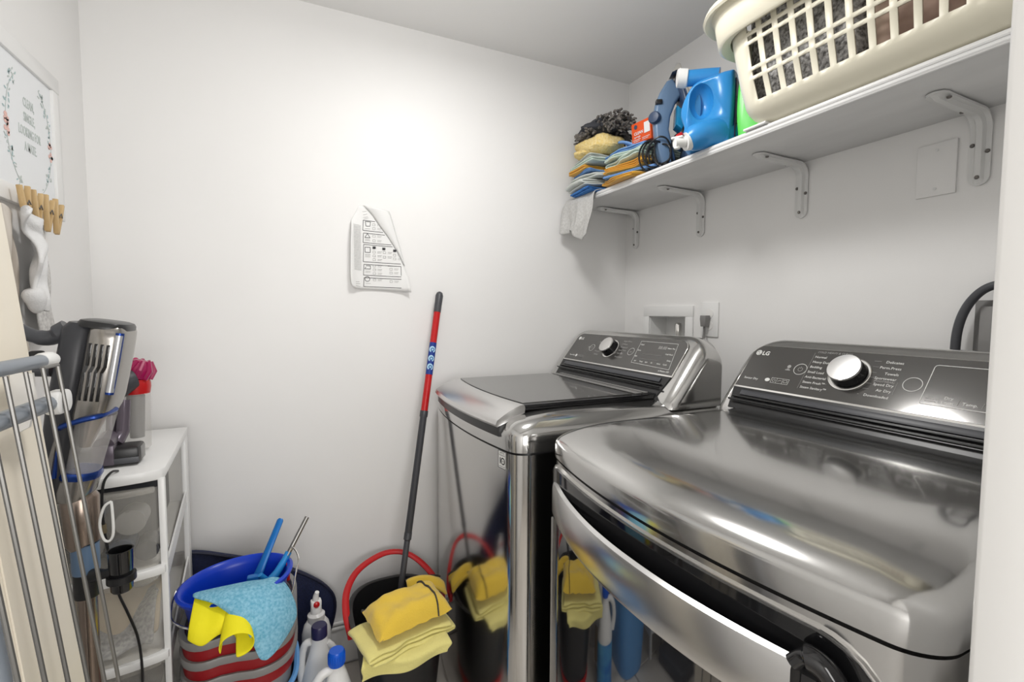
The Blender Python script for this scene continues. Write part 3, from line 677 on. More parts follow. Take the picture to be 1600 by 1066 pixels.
cut = B(); cut.lathe([(.0005, -.03), (.018, -.025), (.030, -.012), (.034, 0), (.034, .03)], 32, BJ @ TR(-.014, 1.778, .032) @ RZ(.12), sx=.92, sy=1.42)
co = obj('cutter', cut, M_jugd)
md = jb.modifiers.new('b', 'BOOLEAN'); md.object = co; md.operation = 'DIFFERENCE'; md.solver = 'EXACT'
bpy.context.view_layer.update(); dg = bpy.context.evaluated_depsgraph_get(); me2 = bpy.data.meshes.new_from_object(jb.evaluated_get(dg)); jb.modifiers.clear(); jb.data = me2
bpy.data.objects.remove(co)
b = B(); b.prism(smoothpath([Vector(p) for p in ((-.040, 1.815, 0), (-.030, 1.825, 0), (-.022, 1.80, 0), (-.020, 1.775, 0), (-.022, 1.745, 0), (-.030, 1.745, 0), (-.040, 1.765, 0), (-.044, 1.79, 0), (-.040, 1.815, 0))], 3)[:-1], .004, BJ @ TR(0, 0, .011)); obj('recess_shade', b, M_jugd, t)  # darker blue plate, paints the shade on the left of the grip recess
b = B(); b.tube([BJ @ Vector(p) for p in ((.02, 1.852, -.01), (-.02, 1.858, -.004), (-.05, 1.860, .006), (-.062, 1.861, .010))], [.022, .022, .021, .021], 20); obj('filler_neck', b, M_jug, t)
b = B(); b.tube([BJ @ Vector(p) for p in ((-.058, 1.861, .008), (-.061, 1.861, .009), (-.082, 1.864, .018), (-.084, 1.864, .019))], [.020, .0245, .0245, .022], 24); obj('filler_cap', b, M_white, t)
b = B(); rs = []
b.tube([BJ @ Vector(p) for p in ((.045, 1.692, -.02), (.02, 1.690, .02), (-.01, 1.684, .045), (-.03, 1.676, .060), (-.040, 1.672, .066))], [.036, .0385, .036, .032, .022], 24); obj('tap_shoulder', b, M_jug, t)
b = B(); b.tube([BJ @ Vector(p) for p in ((-.034, 1.671, .062), (-.044, 1.668, .070))], [.024, .023], 24); b.tube([BJ @ Vector(p) for p in ((-.044, 1.668, .070), (-.060, 1.665, .082), (-.066, 1.664, .087))], [.014, .013, .013], 16); b.tube([BJ @ Vector(p) for p in ((-.060, 1.669, .084), (-.060, 1.649, .084))], .0075, 12); b.box((-.060, 1.678, .084), (.030, .005, .012), BJ, bev=.001); tp = obj('tap', b, M_white, t)
b = B(); b.tube([BJ @ Vector(p) for p in ((-.055, 1.682, .078), (-.058, 1.689, .080))], [.010, .009], 14); obj('tap_button', b, M_red, tp)
b = B(); b.box((.0675, 1.752, -.06), (.003, .15, .15), BJ, bev=.001); lb = obj('jug_label', b, M_navyp, t)
ML = BJ @ TR(.070, 1.76, .0) @ RY(PI/2) @ RZ(0)
b = B(); b.text('2X', .030, ML @ TR(-.005, -.045, .0002), bold=.0006); b.text('detergent', .014, ML @ TR(-.005, .02, .0002)); obj('label_print', b, M_print, lb, smooth=0)
# green jug
t = thing('green_detergent_jug', 'bright green jug squeezed between the blue jug and the laundry basket', 'detergent', (-.2, -.80, SZ))
BG = frame((-.215, -.786, 0), (math.cos(math.radians(-70)), math.sin(math.radians(-70)), 0), (0, 0, 1))
gp = smoothpath([Vector(p) for p in ((-.028, 1.655, 0), (.036, 1.655, 0), (.036, 1.69, 0), (.014, 1.73, 0), (-.004, 1.78, 0), (-.014, 1.812, 0), (-.026, 1.812, 0), (-.032, 1.79, 0), (-.034, 1.72, 0), (-.028, 1.655, 0))], 4)[:-1]
b = B(); b.prism([(p.x, p.y) for p in gp], .07, BG, bev=.008, seg=3); obj('jug_body', b, M_green, t, smooth=60)
b = B(); b.prism([(.012, 1.656), (.052, 1.656), (.050, 1.672), (.032, 1.70), (.018, 1.735), (.006, 1.77)], .05, BG @ TR(0, 0, -.02), bev=.006); obj('jug_base', b, M_dgreen, t)

# laundry basket with grid of holes
t = thing('laundry_basket', 'ivory plastic laundry basket full of clothes on the shelf by the doorway', 'basket', (-.2, -1.13, SZ))
b0, b1, bx0, bx1 = -.835, -1.385, -.318, -.125       # bottom extents
Zs = [1.655, 1.657, 1.664, 1.676, 1.688, 1.698, 1.742, 1.750, 1.762, 1.770, 1.818, 1.826, 1.836, 1.844, 1.884, 1.89, 1.905, 1.915]
holeband = {5: 1, 7: 1, 9: 1, 11: 1, 13: 1}
def bring(z):
    q = (z-1.655)/.26
    e = .045*(1-math.exp(-(z-1.655)/.016)) if z > 1.655 else 0
    o_ = -.038+e+.042*q
    return o_
def outline(o_, n):
    x0, x1, y0, y1 = bx0-o_, bx1+o_, b1-o_, b0+o_; r = .055+o_*.5
    return x0, x1, y0, y1, r
# front run sampled so that holes are regular; walk: front (x0) from y1 to y0, then side, back, side
NC = 13
def ringpts(z):
    o_ = bring(z); x0, x1, y0, y1, r = outline(o_, 0); P = []
    L = (y1-y0-2*r); 
    for k in range(NC*3+1):       # front: three cells per pitch
        P.append((x0, y1-r-L*k/(NC*3)))
    for k in range(1, 7): a = k/7*PI/2; P.append((x0+r-r*math.cos(a), y0+r-r*math.sin(a)))
    for k in range(0, 19): P.append((x0+r+(x1-x0-2*r)*k/18, y0))
    for k in range(1, 4): a = k/4*PI/2; P.append((x1-r+r*math.sin(a), y0+r-r*math.cos(a)))
    for k in range(0, 9): P.append((x1, y0+r+L*k/8))
    for k in range(1, 4): a = k/4*PI/2; P.append((x1-r+r*math.cos(a), y1-r+r*math.sin(a)))
    for k in range(0, 19): P.append((x1-r-(x1-x0-2*r)*k/18, y1))
    for k in range(1, 7): a = k/7*PI/2; P.append((x0+r-r*math.sin(a), y1-r+r*math.cos(a)))
    return [(x, y, z) for x, y in P]
RG = [ringpts(z) for z in Zs]; nb = len(RG[0]); tb = bmesh.new(); VV = [[tb.verts.new(p) for p in r] for r in RG]
c0 = NC*3+1+6; c1 = c0+19+3+9+3
for i in range(len(Zs)-1):
    for k in range(nb):
        hole = False
        if i in holeband:
            if k < NC*3 and k % 3 in (0, 1) and (k // 3) != 12: hole = True
            if c0 <= k < c0+18 and (k-c0) % 3 in (0, 1): hole = True
            if c1 <= k < c1+18 and (k-c1) % 3 in (0, 1): hole = True
        if not hole: j = (k+1) % nb; tb.faces.new((VV[i][k], VV[i+1][k], VV[i+1][j], VV[i][j]))
tb.faces.new([VV[0][k] for k in range(nb)])
bmesh.ops.recalc_face_normals(tb, faces=tb.faces)
bb = B(); bb.add(tb); o = obj('basket_body', bb, M_offw, t, smooth=50, solid=.0045)
rims = []
for oo, z in ((.004, 1.852), (.020, 1.844), (.026, 1.848), (.032, 1.885), (.035, 1.905), (.040, 1.912), (.052, 1.904), (.056, 1.908), (.052, 1.920), (.038, 1.925), (.010, 1.925), (.006, 1.915)):
    x0, x1, y0, y1, r = outline(.045+oo-.001, 0); rims.append([(x, y, z) for x, y in rrect(x0, x1, y0, y1, r+.01, 8)])
bb = B(); bb.rings(rims, loop=True); obj('rim', bb, M_offw, t, smooth=50)
# contents of the basket
b = B(); rs = []
for q, z in ((.0, 1.664), (.020, 1.70), (.026, 1.80), (.032, 1.90)):
    rs.append([(x, y, z) for x, y in rrect(bx0+.028-q*.6, bx1-.03+q*.3, -1.085, b0-.012+q*.6, .03, 5)])
b.rings(rs); b2 = B(); b2.bm.free(); b2.bm = b.bm
tag(obj('shaggy_bath_mat', b2, M_shag, at=(-.18, -.98, 1.67)), 'mottled grey shaggy mat folded inside the laundry basket', 'mat')
def clf(s_): return lambda u, v: Vector((bx0+.034+.012*math.sin(u*9+v*7+s_)+.008*nzv(u*5, v*5, s_)-.020*v, -1.095-.25*u, 1.675+.225*v))
sheet('brown_garment', M_rose, clf(2), 24, 14, .012, 'crumpled brown and rose garment inside the laundry basket near the doorway', 'clothing', (-.28, -1.2, 1.7))
# white thing behind the basket and striped card under it
b = B(); b.box((-.275, -.853, SZ+.0035), (.05, .060, .005), TR(0, 0, 0), bev=.001)
tag(obj('white_coaster', b, M_paper), 'thin white card slipped under the corner of the laundry basket', 'card')

# ------------------------------------------------------------------ laundry care sheet on the back wall
def px(x): return -1.132+(x-547)*.00213
def pz(y): return 1.564-(y-321)*.002115
t = thing('care_symbol_sheet', 'curling white paper sheet of laundry care symbols taped on the back wall', 'poster', (-1.04, 0, 1.42))
MPa = frame((0, 0, 0), (1, 0, 0), (0, 0, 1))   # x right, y up, z towards room (-y)
def bulge(x, z):
    l = max(0, (x-px(548))); rgt = max(0, px(641)-x)
    return .003+.020*math.exp(-l/.02)*min(1, max(0, (pz(330)-z)/.06))+.026*math.exp(-rgt/.025)*min(1, max(0, (pz(420)-z)/.05+.4))*(.6)
Lp = [(562, 321), (557, 332), (550, 345), (548, 380), (547, 430), (548, 446), (554, 452)]
def leftx(y):
    for (xa, ya), (xb_, yb2) in zip(Lp[:-1], Lp[1:]):
        if ya <= y <= yb2: return xa+(xb_-xa)*(y-ya)/(yb2-ya)
    return Lp[-1][0]
Rp = [(568, 321), (582, 335), (592, 350), (606, 368), (620, 390), (631, 412), (637, 434), (641, 456)]
def rightx(y):
    for (xa, ya), (xb_, yb2) in zip(Rp[:-1], Rp[1:]):
        if ya <= y <= yb2: return xa+(xb_-xa)*(y-ya)/(yb2-ya)
    return Rp[-1][0]
def pf(u, v):
    y = 321+(452-321)*v+ (4*u if v > .95 else 0)*(v-.95)/.05; xl, xr = leftx(min(y, 452)), rightx(min(y, 455.9)); x = px(xl+(xr-xl)*u); z = pz(y)
    return Vector((x, -bulge(x, z), z))
b = B(); b.grid(22, 26, pf); ps = obj('sheet', b, M_paper, t, solid=.0006)
Fp = [(568, 321, 608, 327), (582, 335, 611, 335), (592, 350, 615, 350), (606, 368, 620, 368), (620, 390, 627, 392), (631, 412, 632, 413)]
def ff(u, v):
    k = v*(len(Fp)-1); i = min(int(k), len(Fp)-2); q = k-i; a, c = Fp[i], Fp[i+1]
    xl, yl_, xr, yr_ = [a[j]+(c[j]-a[j])*q for j in range(4)]; x = px(xl+(xr-xl)*u); z = pz(yl_+(yr_-yl_)*u)
    return Vector((x, -(bulge(px(xl), pz(yl_))+.002+.010*math.sin(u*PI)*(1-v*.6)*(1)), z))
b = B(); b.grid(8, 16, ff); obj('folded_corner', b, M_paper, t, solid=.0006)
def prt(b, seg, wd=.0009, side=1):
    for (xa, ya, xb_, yb2) in seg:
        n = max(1, int(abs(xb_-xa)/8+abs(yb2-ya)/8))
        for k in range(n):
            p = [(xa+(xb_-xa)*q/n, ya+(yb2-ya)*q/n) for q in (k, k+1)]
            P3 = [Vector((px(x), -bulge(px(x), pz(y))-.0009, pz(y))) for x, y in p]
            b.tube(P3, wd/2, 4)
b = B(); g = B(); S = []
rows = [(344, 360), (364, 379), (382, 409), (413, 430), (434, 448)]
for ya, yb2 in rows:
    xr = min(rightx(ya)-2, 626); S += [(568, ya, xr, ya+1), (568, ya, 567, yb2), (567, yb2, min(626, rightx(yb2)-2), yb2+1)]
S += [(571, 346, 572, 353), (572, 353, 578, 353), (578, 353, 579, 346), (571, 346, 579, 346)]
S += [(570, 371, 574, 364.5), (574, 364.5, 578, 371), (570, 371, 578, 371), (570, 386, 578, 386), (578, 386, 578, 394), (578, 394, 570, 394), (570, 394, 570, 386)]
S += [(569, 420, 578, 420), (578, 420, 578, 415), (578, 415, 571, 415), (569, 420, 571, 417)]
S += [(573+4*math.cos(a), 436+4*math.sin(a), 573+4*math.cos(a+.8), 436+4*math.sin(a+.8)) for a in [k*.8 for k in range(8)]]
S += [(605, 414, 626, 414), (626, 414, 626, 429), (592, 332, 600, 331)]
prt(b, S, .0016)
for cx, cy in ((584, 386), (599, 387), (616, 389)): b.tube([Vector((px(cx-2.2), -bulge(px(cx), pz(cy))-.001, pz(cy))), Vector((px(cx+2.2), -bulge(px(cx), pz(cy))-.001, pz(cy)))], .004, 6)
S = []
for cx, ys in ((584, (350, 356, 368, 375, 393, 399, 405, 415, 421, 427, 437)), (600, (393, 400)), (616, (396, 402)), (610, (419, 425, 439))):
    for y in ys:
        if cx+4 < rightx(y): S += [(cx-2, y-1.6, cx+2, y-1.6), (cx-2, y+1.6, cx+2, y+1.6), (cx-2, y-1.6, cx-2, y+1.6), (cx+2, y-1.6, cx+2, y+1.6), (cx+5, y-1, min(cx+12, rightx(y)-1), y-1), (cx+5, y+1, min(cx+11, rightx(y)-1), y+1)]
for k in range(34): S.append((553, 352+k*2.1, 564, 353+k*2.1))
for y in (357, 360, 373.5, 375.5, 397, 399, 401, 423.5, 425.5, 443): S.append((570, y, 578, y))
S += [(567, 331, 573, 330), (568, 336, 574, 334), (568, 340, 575, 338), (569, 342, 576, 340), (555, 444, 562, 444), (555, 447, 562, 448), (555, 441, 561, 441)]
prt(g, S, .0009); obj('care_symbols', b, M_blackp, ps, smooth=0, kind='stuff'); obj('small_print', g, M_greyp, ps, smooth=0, kind='stuff')

# ------------------------------------------------------------------ mop
t = thing('mop', 'red and dark grey telescopic mop handle leaning in the corner from the black bucket', 'mop', (-1.02, -.22, .06))
T0, T1 = Vector((-.835, -.036, 1.283)), Vector((-1.025, -.222, .297))
def mp(z): return T0+(T1-T0)*((T0.z-z)/(T0.z-T1.z))
b = B(); b.tube([mp(1.282), mp(1.278), mp(1.268), mp(1.21)], [.004, .010, .0135, .0125], 16); obj('grip', b, M_dkgrey, t)
b = B(); b.tube([mp(1.211), mp(.873)], .0118, 16); pole = obj('red_pole', b, M_red, t)
b = B(); b.tube([mp(.880), mp(.862), mp(.858), mp(.50), mp(.496)], [.0135, .0135, .0115, .0115, .009], 16); obj('grey_pole', b, M_dkgrey, t)
b = B(); b.tube([mp(.505), mp(.485), mp(.482), mp(.15)], [.0125, .0125, .0095, .0095], 14); obj('lower_pole', b, M_dkgrey, t)
b = B(); b.lathe([(.012, .15), (.04, .12), (.075, .07), (.082, .05), (.05, .045)], 20, TR(mp(.1).x, mp(.1).y, -.035)); obj('mop_head', b, M_rag, t)
b = B(); b.tube([mp(1.105), mp(.998)], .0122, 16); lb = obj('pole_label', b, mat('label_navy', (.01, .04, .25), .4), t, label='navy label band')
vd = (Vector((-1.30, -1.66, 1.21))-mp(1.05)).normalized()
for i, z in enumerate((1.082, 1.052, 1.024)):
    M = frame(mp(z)+vd*.0112, vd.cross(Vector((0, 0, 1))).normalized()*-1, (0, 0, 1))
    b = B(); b.disc((0, 0), .0098, M, z=.001, h=.002, sy=1.2); o = obj('roundel', b, M_skyp, lb)
    b = B(); b.ring((.001, 0), .005, .003, M, z=.0026, n=14); obj('roundel_mark', b, mat('roundel_blue', (.04, .2, .5), .4), lb)

# ------------------------------------------------------------------ black bucket with red handle
def oval(cx, cy, hx, hy, z, p=2.6, n=48, rot=0):
    out = []
    for k in range(n):
        a = 2*PI*k/n; c_, s_ = math.cos(a), math.sin(a)
        x = math.copysign(abs(c_)**(2/p), c_)*hx; y = math.copysign(abs(s_)**(2/p), s_)*hy
        out.append((cx+x*math.cos(rot)-y*math.sin(rot), cy+x*math.sin(rot)+y*math.cos(rot), z))
    return out
def bucket_rings(cx, cy, hx, hy, zb, zt, taper, lip=.010, p=2.6, rot=0, th=.004):
    R = [oval(cx, cy, hx*taper*.2, hy*taper*.2, zb, p, rot=rot), oval(cx, cy, hx*taper*.97, hy*taper*.97, zb, p, rot=rot), oval(cx, cy, hx*taper, hy*taper, zb+.008, p, rot=rot)]
    for q in (.3, .6, .85): R.append(oval(cx, cy, hx*(taper+(1-taper)*q), hy*(taper+(1-taper)*q), zb+(zt-zb)*q, p, rot=rot))
    R += [oval(cx, cy, hx, hy, zt-.012, p, rot=rot), oval(cx, cy, hx+lip, hy+lip, zt-.010, p, rot=rot), oval(cx, cy, hx+lip+.002, hy+lip+.002, zt-.003, p, rot=rot), oval(cx, cy, hx+lip*.5, hy+lip*.5, zt, p, rot=rot), oval(cx, cy, hx-.002, hy-.002, zt-.003, p, rot=rot)]
    for q in (.85, .6, .3, .06): R.append(oval(cx, cy, hx*(taper+(1-taper)*q)-th, hy*(taper+(1-taper)*q)-th, zb+(zt-zb)*q, p, rot=rot))
    R.append(oval(cx, cy, hx*taper*.2, hy*taper*.2, zb+(zt-zb)*.06, p, rot=rot))
    return R
bcx, bcy = -1.038, -.272
t = thing('black_mop_bucket', 'black mop bucket with a red handle beside the washing machine', 'bucket', (bcx, bcy, 0))
b = B(); b.rings(bucket_rings(bcx, bcy, .128, .172, .001, .325, .74)); obj('tub', b, M_blkpl, t, smooth=50)
hpts = smoothpath([(-1.176, -.300, .298), (-1.182, -.24, .325), (-1.172, -.17, .352), (-1.13, -.108, .377), (-1.05, -.068, .392), (-.985, -.068, .386), (-.94, -.10, .368), (-.905, -.16, .340), (-.892, -.22, .315), (-.894, -.25, .300)], 5)
b = B(); b.tube(hpts, .0105, 10, flat=.55); hn = obj('handle', b, M_red, t, label='red arched carrying handle')
b = B(); b.box((-1.176, -.300, .298), (.018, .022, .026), bev=.004); b.box((-.893, -.25, .300), (.014, .022, .026), bev=.004); obj('hinge', b, M_red, t)
b = B(); b.rings([oval(bcx, bcy, .103, .139, z, 2.6) for z in (.040, .060)]); 
obj('foot_band', b, M_red, t)
# cloths on the bucket
t = thing('folded_yellow_cloth', 'pale yellow cloth folded in layers over the front rim of the black bucket', 'cloth', (-1.06, -.38, .33))
def fold_edge(b, c, L1, L2, rz, zf, layers, th, seed):
    pass
o = folded('t', M_yelp, (-1.050, -.400, .328), .118, .165, .034, 3, rz=.22, seed=41, wob=.008, label='x', droop=.02, thick=.008); o.name = 'folded_layers'; o.data.name = 'folded_layers'
for k in ('label', 'category'): del o[k]
wl = o.location.copy(); o.parent = t; o.location = wl-t.location
def drape(u, v):
    x = -1.160+.225*u; q = v
    y = -.420-.060*min(1, q*2.2)-.012*u+.0; z = .332-.0*u
    if q > .35: z -= (q-.35)*(.070-.030*u); y -= .008
    return Vector((x-.012*q+.004*math.sin(q*9+u*3), y+.006*math.sin(u*9), z+.005*math.sin(u*7+1)))
b = B(); b.grid(24, 14, drape); obj('hanging_layer', b, M_yelp, t, solid=.006, sub=1, smooth=80)
t = thing('yellow_dust_mitt', 'puffy golden yellow microfibre mitt with black stitched edge lying on the folded cloth', 'mitt', (-1.04, -.37, .37))
def mitt(u, v, top):
    # u across 0..1, v depth 0..1
    a = -.098+.196*u; d = -.062+.124*v
    r_ = (1-abs(2*u-1)**4)*(1-abs(2*v-1)**4)
    z = .384+(.040*max(0, r_)**.55 if top else -.012*max(0, r_)**.6)+.011*nzv(u*3, v*3, 2)+.005*nzv(u*9, v*7, 5)+.012*(v)+.010*(u-.5)
    if v > .8: z += -.010*math.sin(u*PI)*(v-.8)*5
    x = -1.036+a*1.06*math.cos(.20)-d*1.08*math.sin(.20); y = -.400+a*1.06*math.sin(.20)+d*1.08*math.cos(.20)
    return Vector((x, y, z))
b = B(); b.grid(24, 16, lambda u, v: mitt(u, v, True)); b.grid(24, 16, lambda u, v: mitt(u, v, False)); obj('mitt_body', b, M_yel, t, sub=1, smooth=80)
b = B(); E_ = [mitt(u/16, 1, True) for u in range(17)]; b.tube(E_, .0040, 6); E_ = [mitt(.80+.02*math.sin(v/3), v/16, True)+Vector((0, 0, .002)) for v in range(17)]; b.tube(E_, .0038, 6, flat=.6); obj('edging', b, mat('edging_black', (.02, .018, .02), .9, bump=(600, 1), var=(500, (.12, .11, .10))), t)
t = thing('yellow_microfibre_cloth', 'yellow microfibre cloth bunched behind the mitt against the bucket rim', 'cloth', (-.96, -.28, .34))
b = B(); b.grid(16, 12, lambda u, v: Vector((-1.005+.115*u, -.315+.080*v+.02*u, .345+.030*math.sin(u*PI)**.7*(1-.3*v)+.010*math.sin(v*9+u*4)+.024*v*(1-u)))); obj('cloth_body', b, M_yel, t, solid=.010, sub=1, smooth=80)
b = B(); b.tube([Vector((-1.005+.115*u, -.233+.02*u, .345+.030*math.sin(u*PI)**.7*.7+.010*math.sin(9+u*4)+.024*(1-u)+.003)) for u in [k/12 for k in range(13)]], .004, 6); obj('edging', b, MATS['edging_black'], t)

# ------------------------------------------------------------------ blue bucket on nested buckets
scx, scy = -1.432, -.375
t = thing('sky_blue_bucket', 'light blue oval bucket at the bottom of the bucket stack', 'bucket', (scx, scy, 0))
b = B(); b.rings(bucket_rings(scx+.006, scy, .108, .124, .001, .330, .80, lip=.008, p=3)); obj('tub', b, M_blue2, t, smooth=50)
SG = ['lowest', 'middle', 'topmost']
for i in range(3):
    zt = .398+i*.044
    t = thing('red_and_grey_bucket', SG[i]+' of the three nested grey-rimmed red buckets under the blue bucket', 'bucket', (scx, scy, zt-.30), 'nested grey and red buckets')
    def pinch(R):   # waisted front
        return [[(x, y+.014*math.exp(-((x-(scx-.02))/.035)**2)*(1 if y < scy else 0)*(1), z) for x, y, z in r] for r in R]
    R = [oval(scx, scy, .112*k, .128*k, z, 3.2) for k, z in ((.2, zt-.26), (.82, zt-.26), (.84, zt-.25), (.97, zt-.03), (.985, zt-.022), (.985, zt-.004), (.95, zt-.004), (.93, zt-.03), (.80, zt-.24), (.2, zt-.245))]
    sh = 1-.0*i
    b = B(); b.rings(pinch(R)); obj('tub', b, M_grey, t, smooth=50)
    R = [oval(scx, scy, .112*k, .128*k, z, 3.2) for k, z in ((.98, zt-.028), (1.03, zt-.030), (1.035, zt-.026), (1.035, zt-.004), (1.03, zt-.002), (.98, zt-.004))]
    b = B(); b.rings(pinch(R), loop=True); obj('red_band', b, M_dred, t, smooth=50, label='red band')
    R = [oval(scx, scy, .112*k, .128*k, z, 3.2) for k, z in ((.99, zt-.003), (1.07, zt-.004), (1.085, zt), (1.085, zt+.011), (1.07, zt+.014), (.99, zt+.013))]
    b = B(); b.rings(pinch(R), loop=True); obj('rim', b, M_grey, t, smooth=50, label='grey rim')
t = thing('blue_bucket', 'deep blue round bucket with wire bail on top of the bucket stack', 'bucket', (-1.447, -.372, .44))
MBk = TR(-1.442, -.374, .568) @ RX(math.radians(-2)) @ RY(math.radians(-3)) 
b = B(); b.rings(bucket_rings(0, 0, .114, .108, -.130, 0, .80, lip=.008, p=2.1), MBk); obj('tub', b, M_blue, t, smooth=50)
bl = [(-1.565, -.372, .560), (-1.568, -.40, .545), (-1.556, -.455, .535), (-1.510, -.488, .525), (-1.44, -.490, .505), (-1.37, -.486, .505), (-1.325, -.45, .53), (-1.312, -.41, .565), (-1.305, -.375, .585), (-1.318, -.345, .600), (-1.330, -.352, .585)]
b = B(); b.tube(smoothpath(bl, 5), .0022, 6); obj('bail', b, M_chrome, t, label='thin wire bail')
b = B(); b.box((-1.330, -.352, .545), (.008, .018, .045), bev=.002); obj('bail_ear', b, M_red, t)
# cloths on the rim
YP = smoothpath([Vector(p) for p in ((-1.518, 0, .585), (-1.508, 0, .575), (-1.490, 0, .560), (-1.468, 0, .566), (-1.452, 0, .560), (-1.438, 0, .545), (-1.430, 0, .522), (-1.412, 0, .508), (-1.392, 0, .512), (-1.386, 0, .530), (-1.396, 0, .545), (-1.412, 0, .545))], 3)
YT = smoothpath([Vector(p) for p in ((-1.515, -.452, .590), (-1.495, -.462, .588), (-1.475, -.468, .586), (-1.455, -.472, .586), (-1.44, -.476, .584), (-1.425, -.478, .582), (-1.41, -.478, .580), (-1.40, -.478, .578), (-1.39, -.476, .576), (-1.38, -.474, .574), (-1.37, -.472, .572), (-1.36, -.47, .570))], 3)
def yc(u, v):
    k = u*(len(YP)-1); i = min(int(k+1e-6), len(YP)-1); lo = YP[i].copy(); hi = YT[i]
    lo = Vector((lo.x, -.520-.012*math.sin(u*9), lo.z-.050*(1-u)**1.2-.010))
    p = hi.lerp(lo, v); p.y -= .018*math.sin(v*PI); return p
YT = [p-Vector((0, -.002, .010)) for p in YT]
sheet('yellow_cloth', M_yelb, yc, len(YP)-1, 10, .003, 'bright yellow cleaning cloth hanging over the blue bucket front', 'cloth', (-1.45, -.48, .55))
def ycurl(u, v):
    a = math.radians(205-300*u); R_ = .014+.012*v
    c = Vector((-1.432, -.482, .566)).lerp(Vector((-1.425, -.562, .512)), v)
    return c+Vector((R_*1.25*math.cos(a), 0, R_*math.sin(a)))
yo = bpy.data.objects['yellow_cloth']
b = B(); b.grid(22, 8, ycurl); obj('curled_corner', b, M_yelb, yo, solid=.0025, sub=1, smooth=80)
PB = [[(-1.522, -.440, .582), (-1.460, -.430, .578), (-1.41, -.425, .576), (-1.380, -.425, .572), (-1.365, -.425, .575), (-1.345, -.420, .566)],
      [(-1.518, -.462, .583), (-1.462, -.474, .590), (-1.41, -.480, .588), (-1.380, -.474, .582), (-1.350, -.460, .570), (-1.326, -.445, .548)],
      [(-1.480, -.490, .580), (-1.440, -.512, .572), (-1.405, -.522, .563), (-1.370, -.518, .556), (-1.335, -.495, .544), (-1.312, -.470, .520)],
      [(-1.445, -.512, .562), (-1.415, -.535, .546), (-1.395, -.542, .530), (-1.370, -.538, .520), (-1.335, -.512, .510), (-1.310, -.482, .497)],
      [(-1.410, -.535, .533), (-1.400, -.545, .515), (-1.390, -.550, .495), (-1.368, -.546, .485), (-1.345, -.528, .482), (-1.325, -.500, .478)],
      [(-1.394, -.545, .505), (-1.390, -.550, .485), (-1.384, -.553, .462), (-1.372, -.552, .456), (-1.360, -.545, .460), (-1.350, -.535, .466)]]
def bilin(PB):
    nu_, nv_ = len(PB[0])-1, len(PB)-1
    def f(u, v):
        a, c = u*nu_, v*nv_; i, j = min(int(a), nu_-1), min(int(c), nv_-1); p, q = a-i, c-j
        g = lambda jj, ii: Vector(PB[jj][ii])
        return (g(j, i)*(1-p)+g(j, i+1)*p)*(1-q)+(g(j+1, i)*(1-p)+g(j+1, i+1)*p)*q
    return f
sheet('light_blue_cloth', M_lblue, bilin(PB), 10, 10, .006, 'light blue speckled microfibre cloth draped over the right front of the blue bucket', 'cloth', (-1.40, -.46, .56), sub=2)
# scrapers sticking out of the bucket
t = thing('blue_brush', 'flat blue plastic cleaning tool handle sticking out of the blue bucket', 'brush', (-1.41, -.36, .46))
b = B(); b.tube([(-1.345, -.300, .664), (-1.347, -.302, .660), (-1.385, -.330, .575), (-1.405, -.345, .53), (-1.42, -.36, .47)], [.006, .0095, .0105, .014, .02], 12, flat=.6); obj('handle', b, M_blue2 if False else mat('tool_blue', (.01, .16, .50), .35), t)
b = B(); b.box((-1.408, -.350, .525), (.03, .02, .05), RZ(0) , bev=.004); obj('head', b, MATS['tool_blue'], t)
t = thing('window_wiper', 'blue forked wiper head with a slim steel handle leaning in the blue bucket', 'wiper', (-1.37, -.37, .5))
b = B(); b.tube([(-1.282, -.300, .657), (-1.330, -.335, .580)], .0058, 12); obj('steel_handle', b, mat('dull_steel', (.33, .32, .31), .35, .9), t)
b = B(); b.tube([(-1.328, -.334, .586), (-1.336, -.340, .572), (-1.355, -.355, .548), (-1.375, -.372, .530)], [.008, .0085, .0095, .014], 12); b.tube([(-1.375, -.372, .532), (-1.385, -.375, .55), (-1.392, -.378, .562)], [.010, .008, .006], 10); b.tube([(-1.41, -.395, .528), (-1.375, -.372, .520), (-1.352, -.352, .515)], [.008, .012, .008], 10); obj('forked_head', b, mat('tool_light_blue', (.02, .25, .62), .35), t)
# navy mesh hamper folded flat against the wall
t = thing('mesh_hamper', 'navy mesh hamper folded flat and leaning against the back wall behind the buckets', 'hamper', (-1.42, -.035, .02))
NP = smoothpath([Vector(p) for p in ((-1.70, .50, 0), (-1.60, .512, 0), (-1.50, .480, 0), (-1.40, .437, 0), (-1.30, .38, 0), (-1.225, .315, 0), (-1.200, .255, 0), (-1.215, .17, 0), (-1.26, .07, 0), (-1.34, .02, 0), (-1.55, .02, 0), (-1.68, .06, 0), (-1.72, .3, 0), (-1.70, .50, 0))], 5)[:-1]
MN = frame((0, -.036, 0), (1, 0, 0), (0, -.03, 1))
b = B(); b.prism([(p.x, p.y) for p in NP], .022, MN, bev=.006); obj('mesh_panel', b, M_navy, t)
b = B(); b.tube([MN @ Vector((p.x, p.y, .012)) for p in NP], .0045, 8, closed=True); obj('rim_wire', b, mat('navy_binding', (.01, .012, .035), .5), t)
b = B(); 
for k in range(40):
    q = k/39; i = int(8+q*14); b.box((0, 0, 0), (.0022, .012, .001), MN @ TR(NP[i % len(NP)].x-.0+.004*math.cos(k), NP[i % len(NP)].y-.024, .0125)) if False else None
b.box((-1.31, .125, .0125), (.03, .03, .001), MN @ RZ(.0)); b.bm.clear()
for r_ in range(3): b.text('XIXIX', .010, MN @ TR(-1.262-.004*r_, .185-.009*r_, .0125) @ RZ(.5))
obj('woven_tag', b, M_print, t, smooth=0)

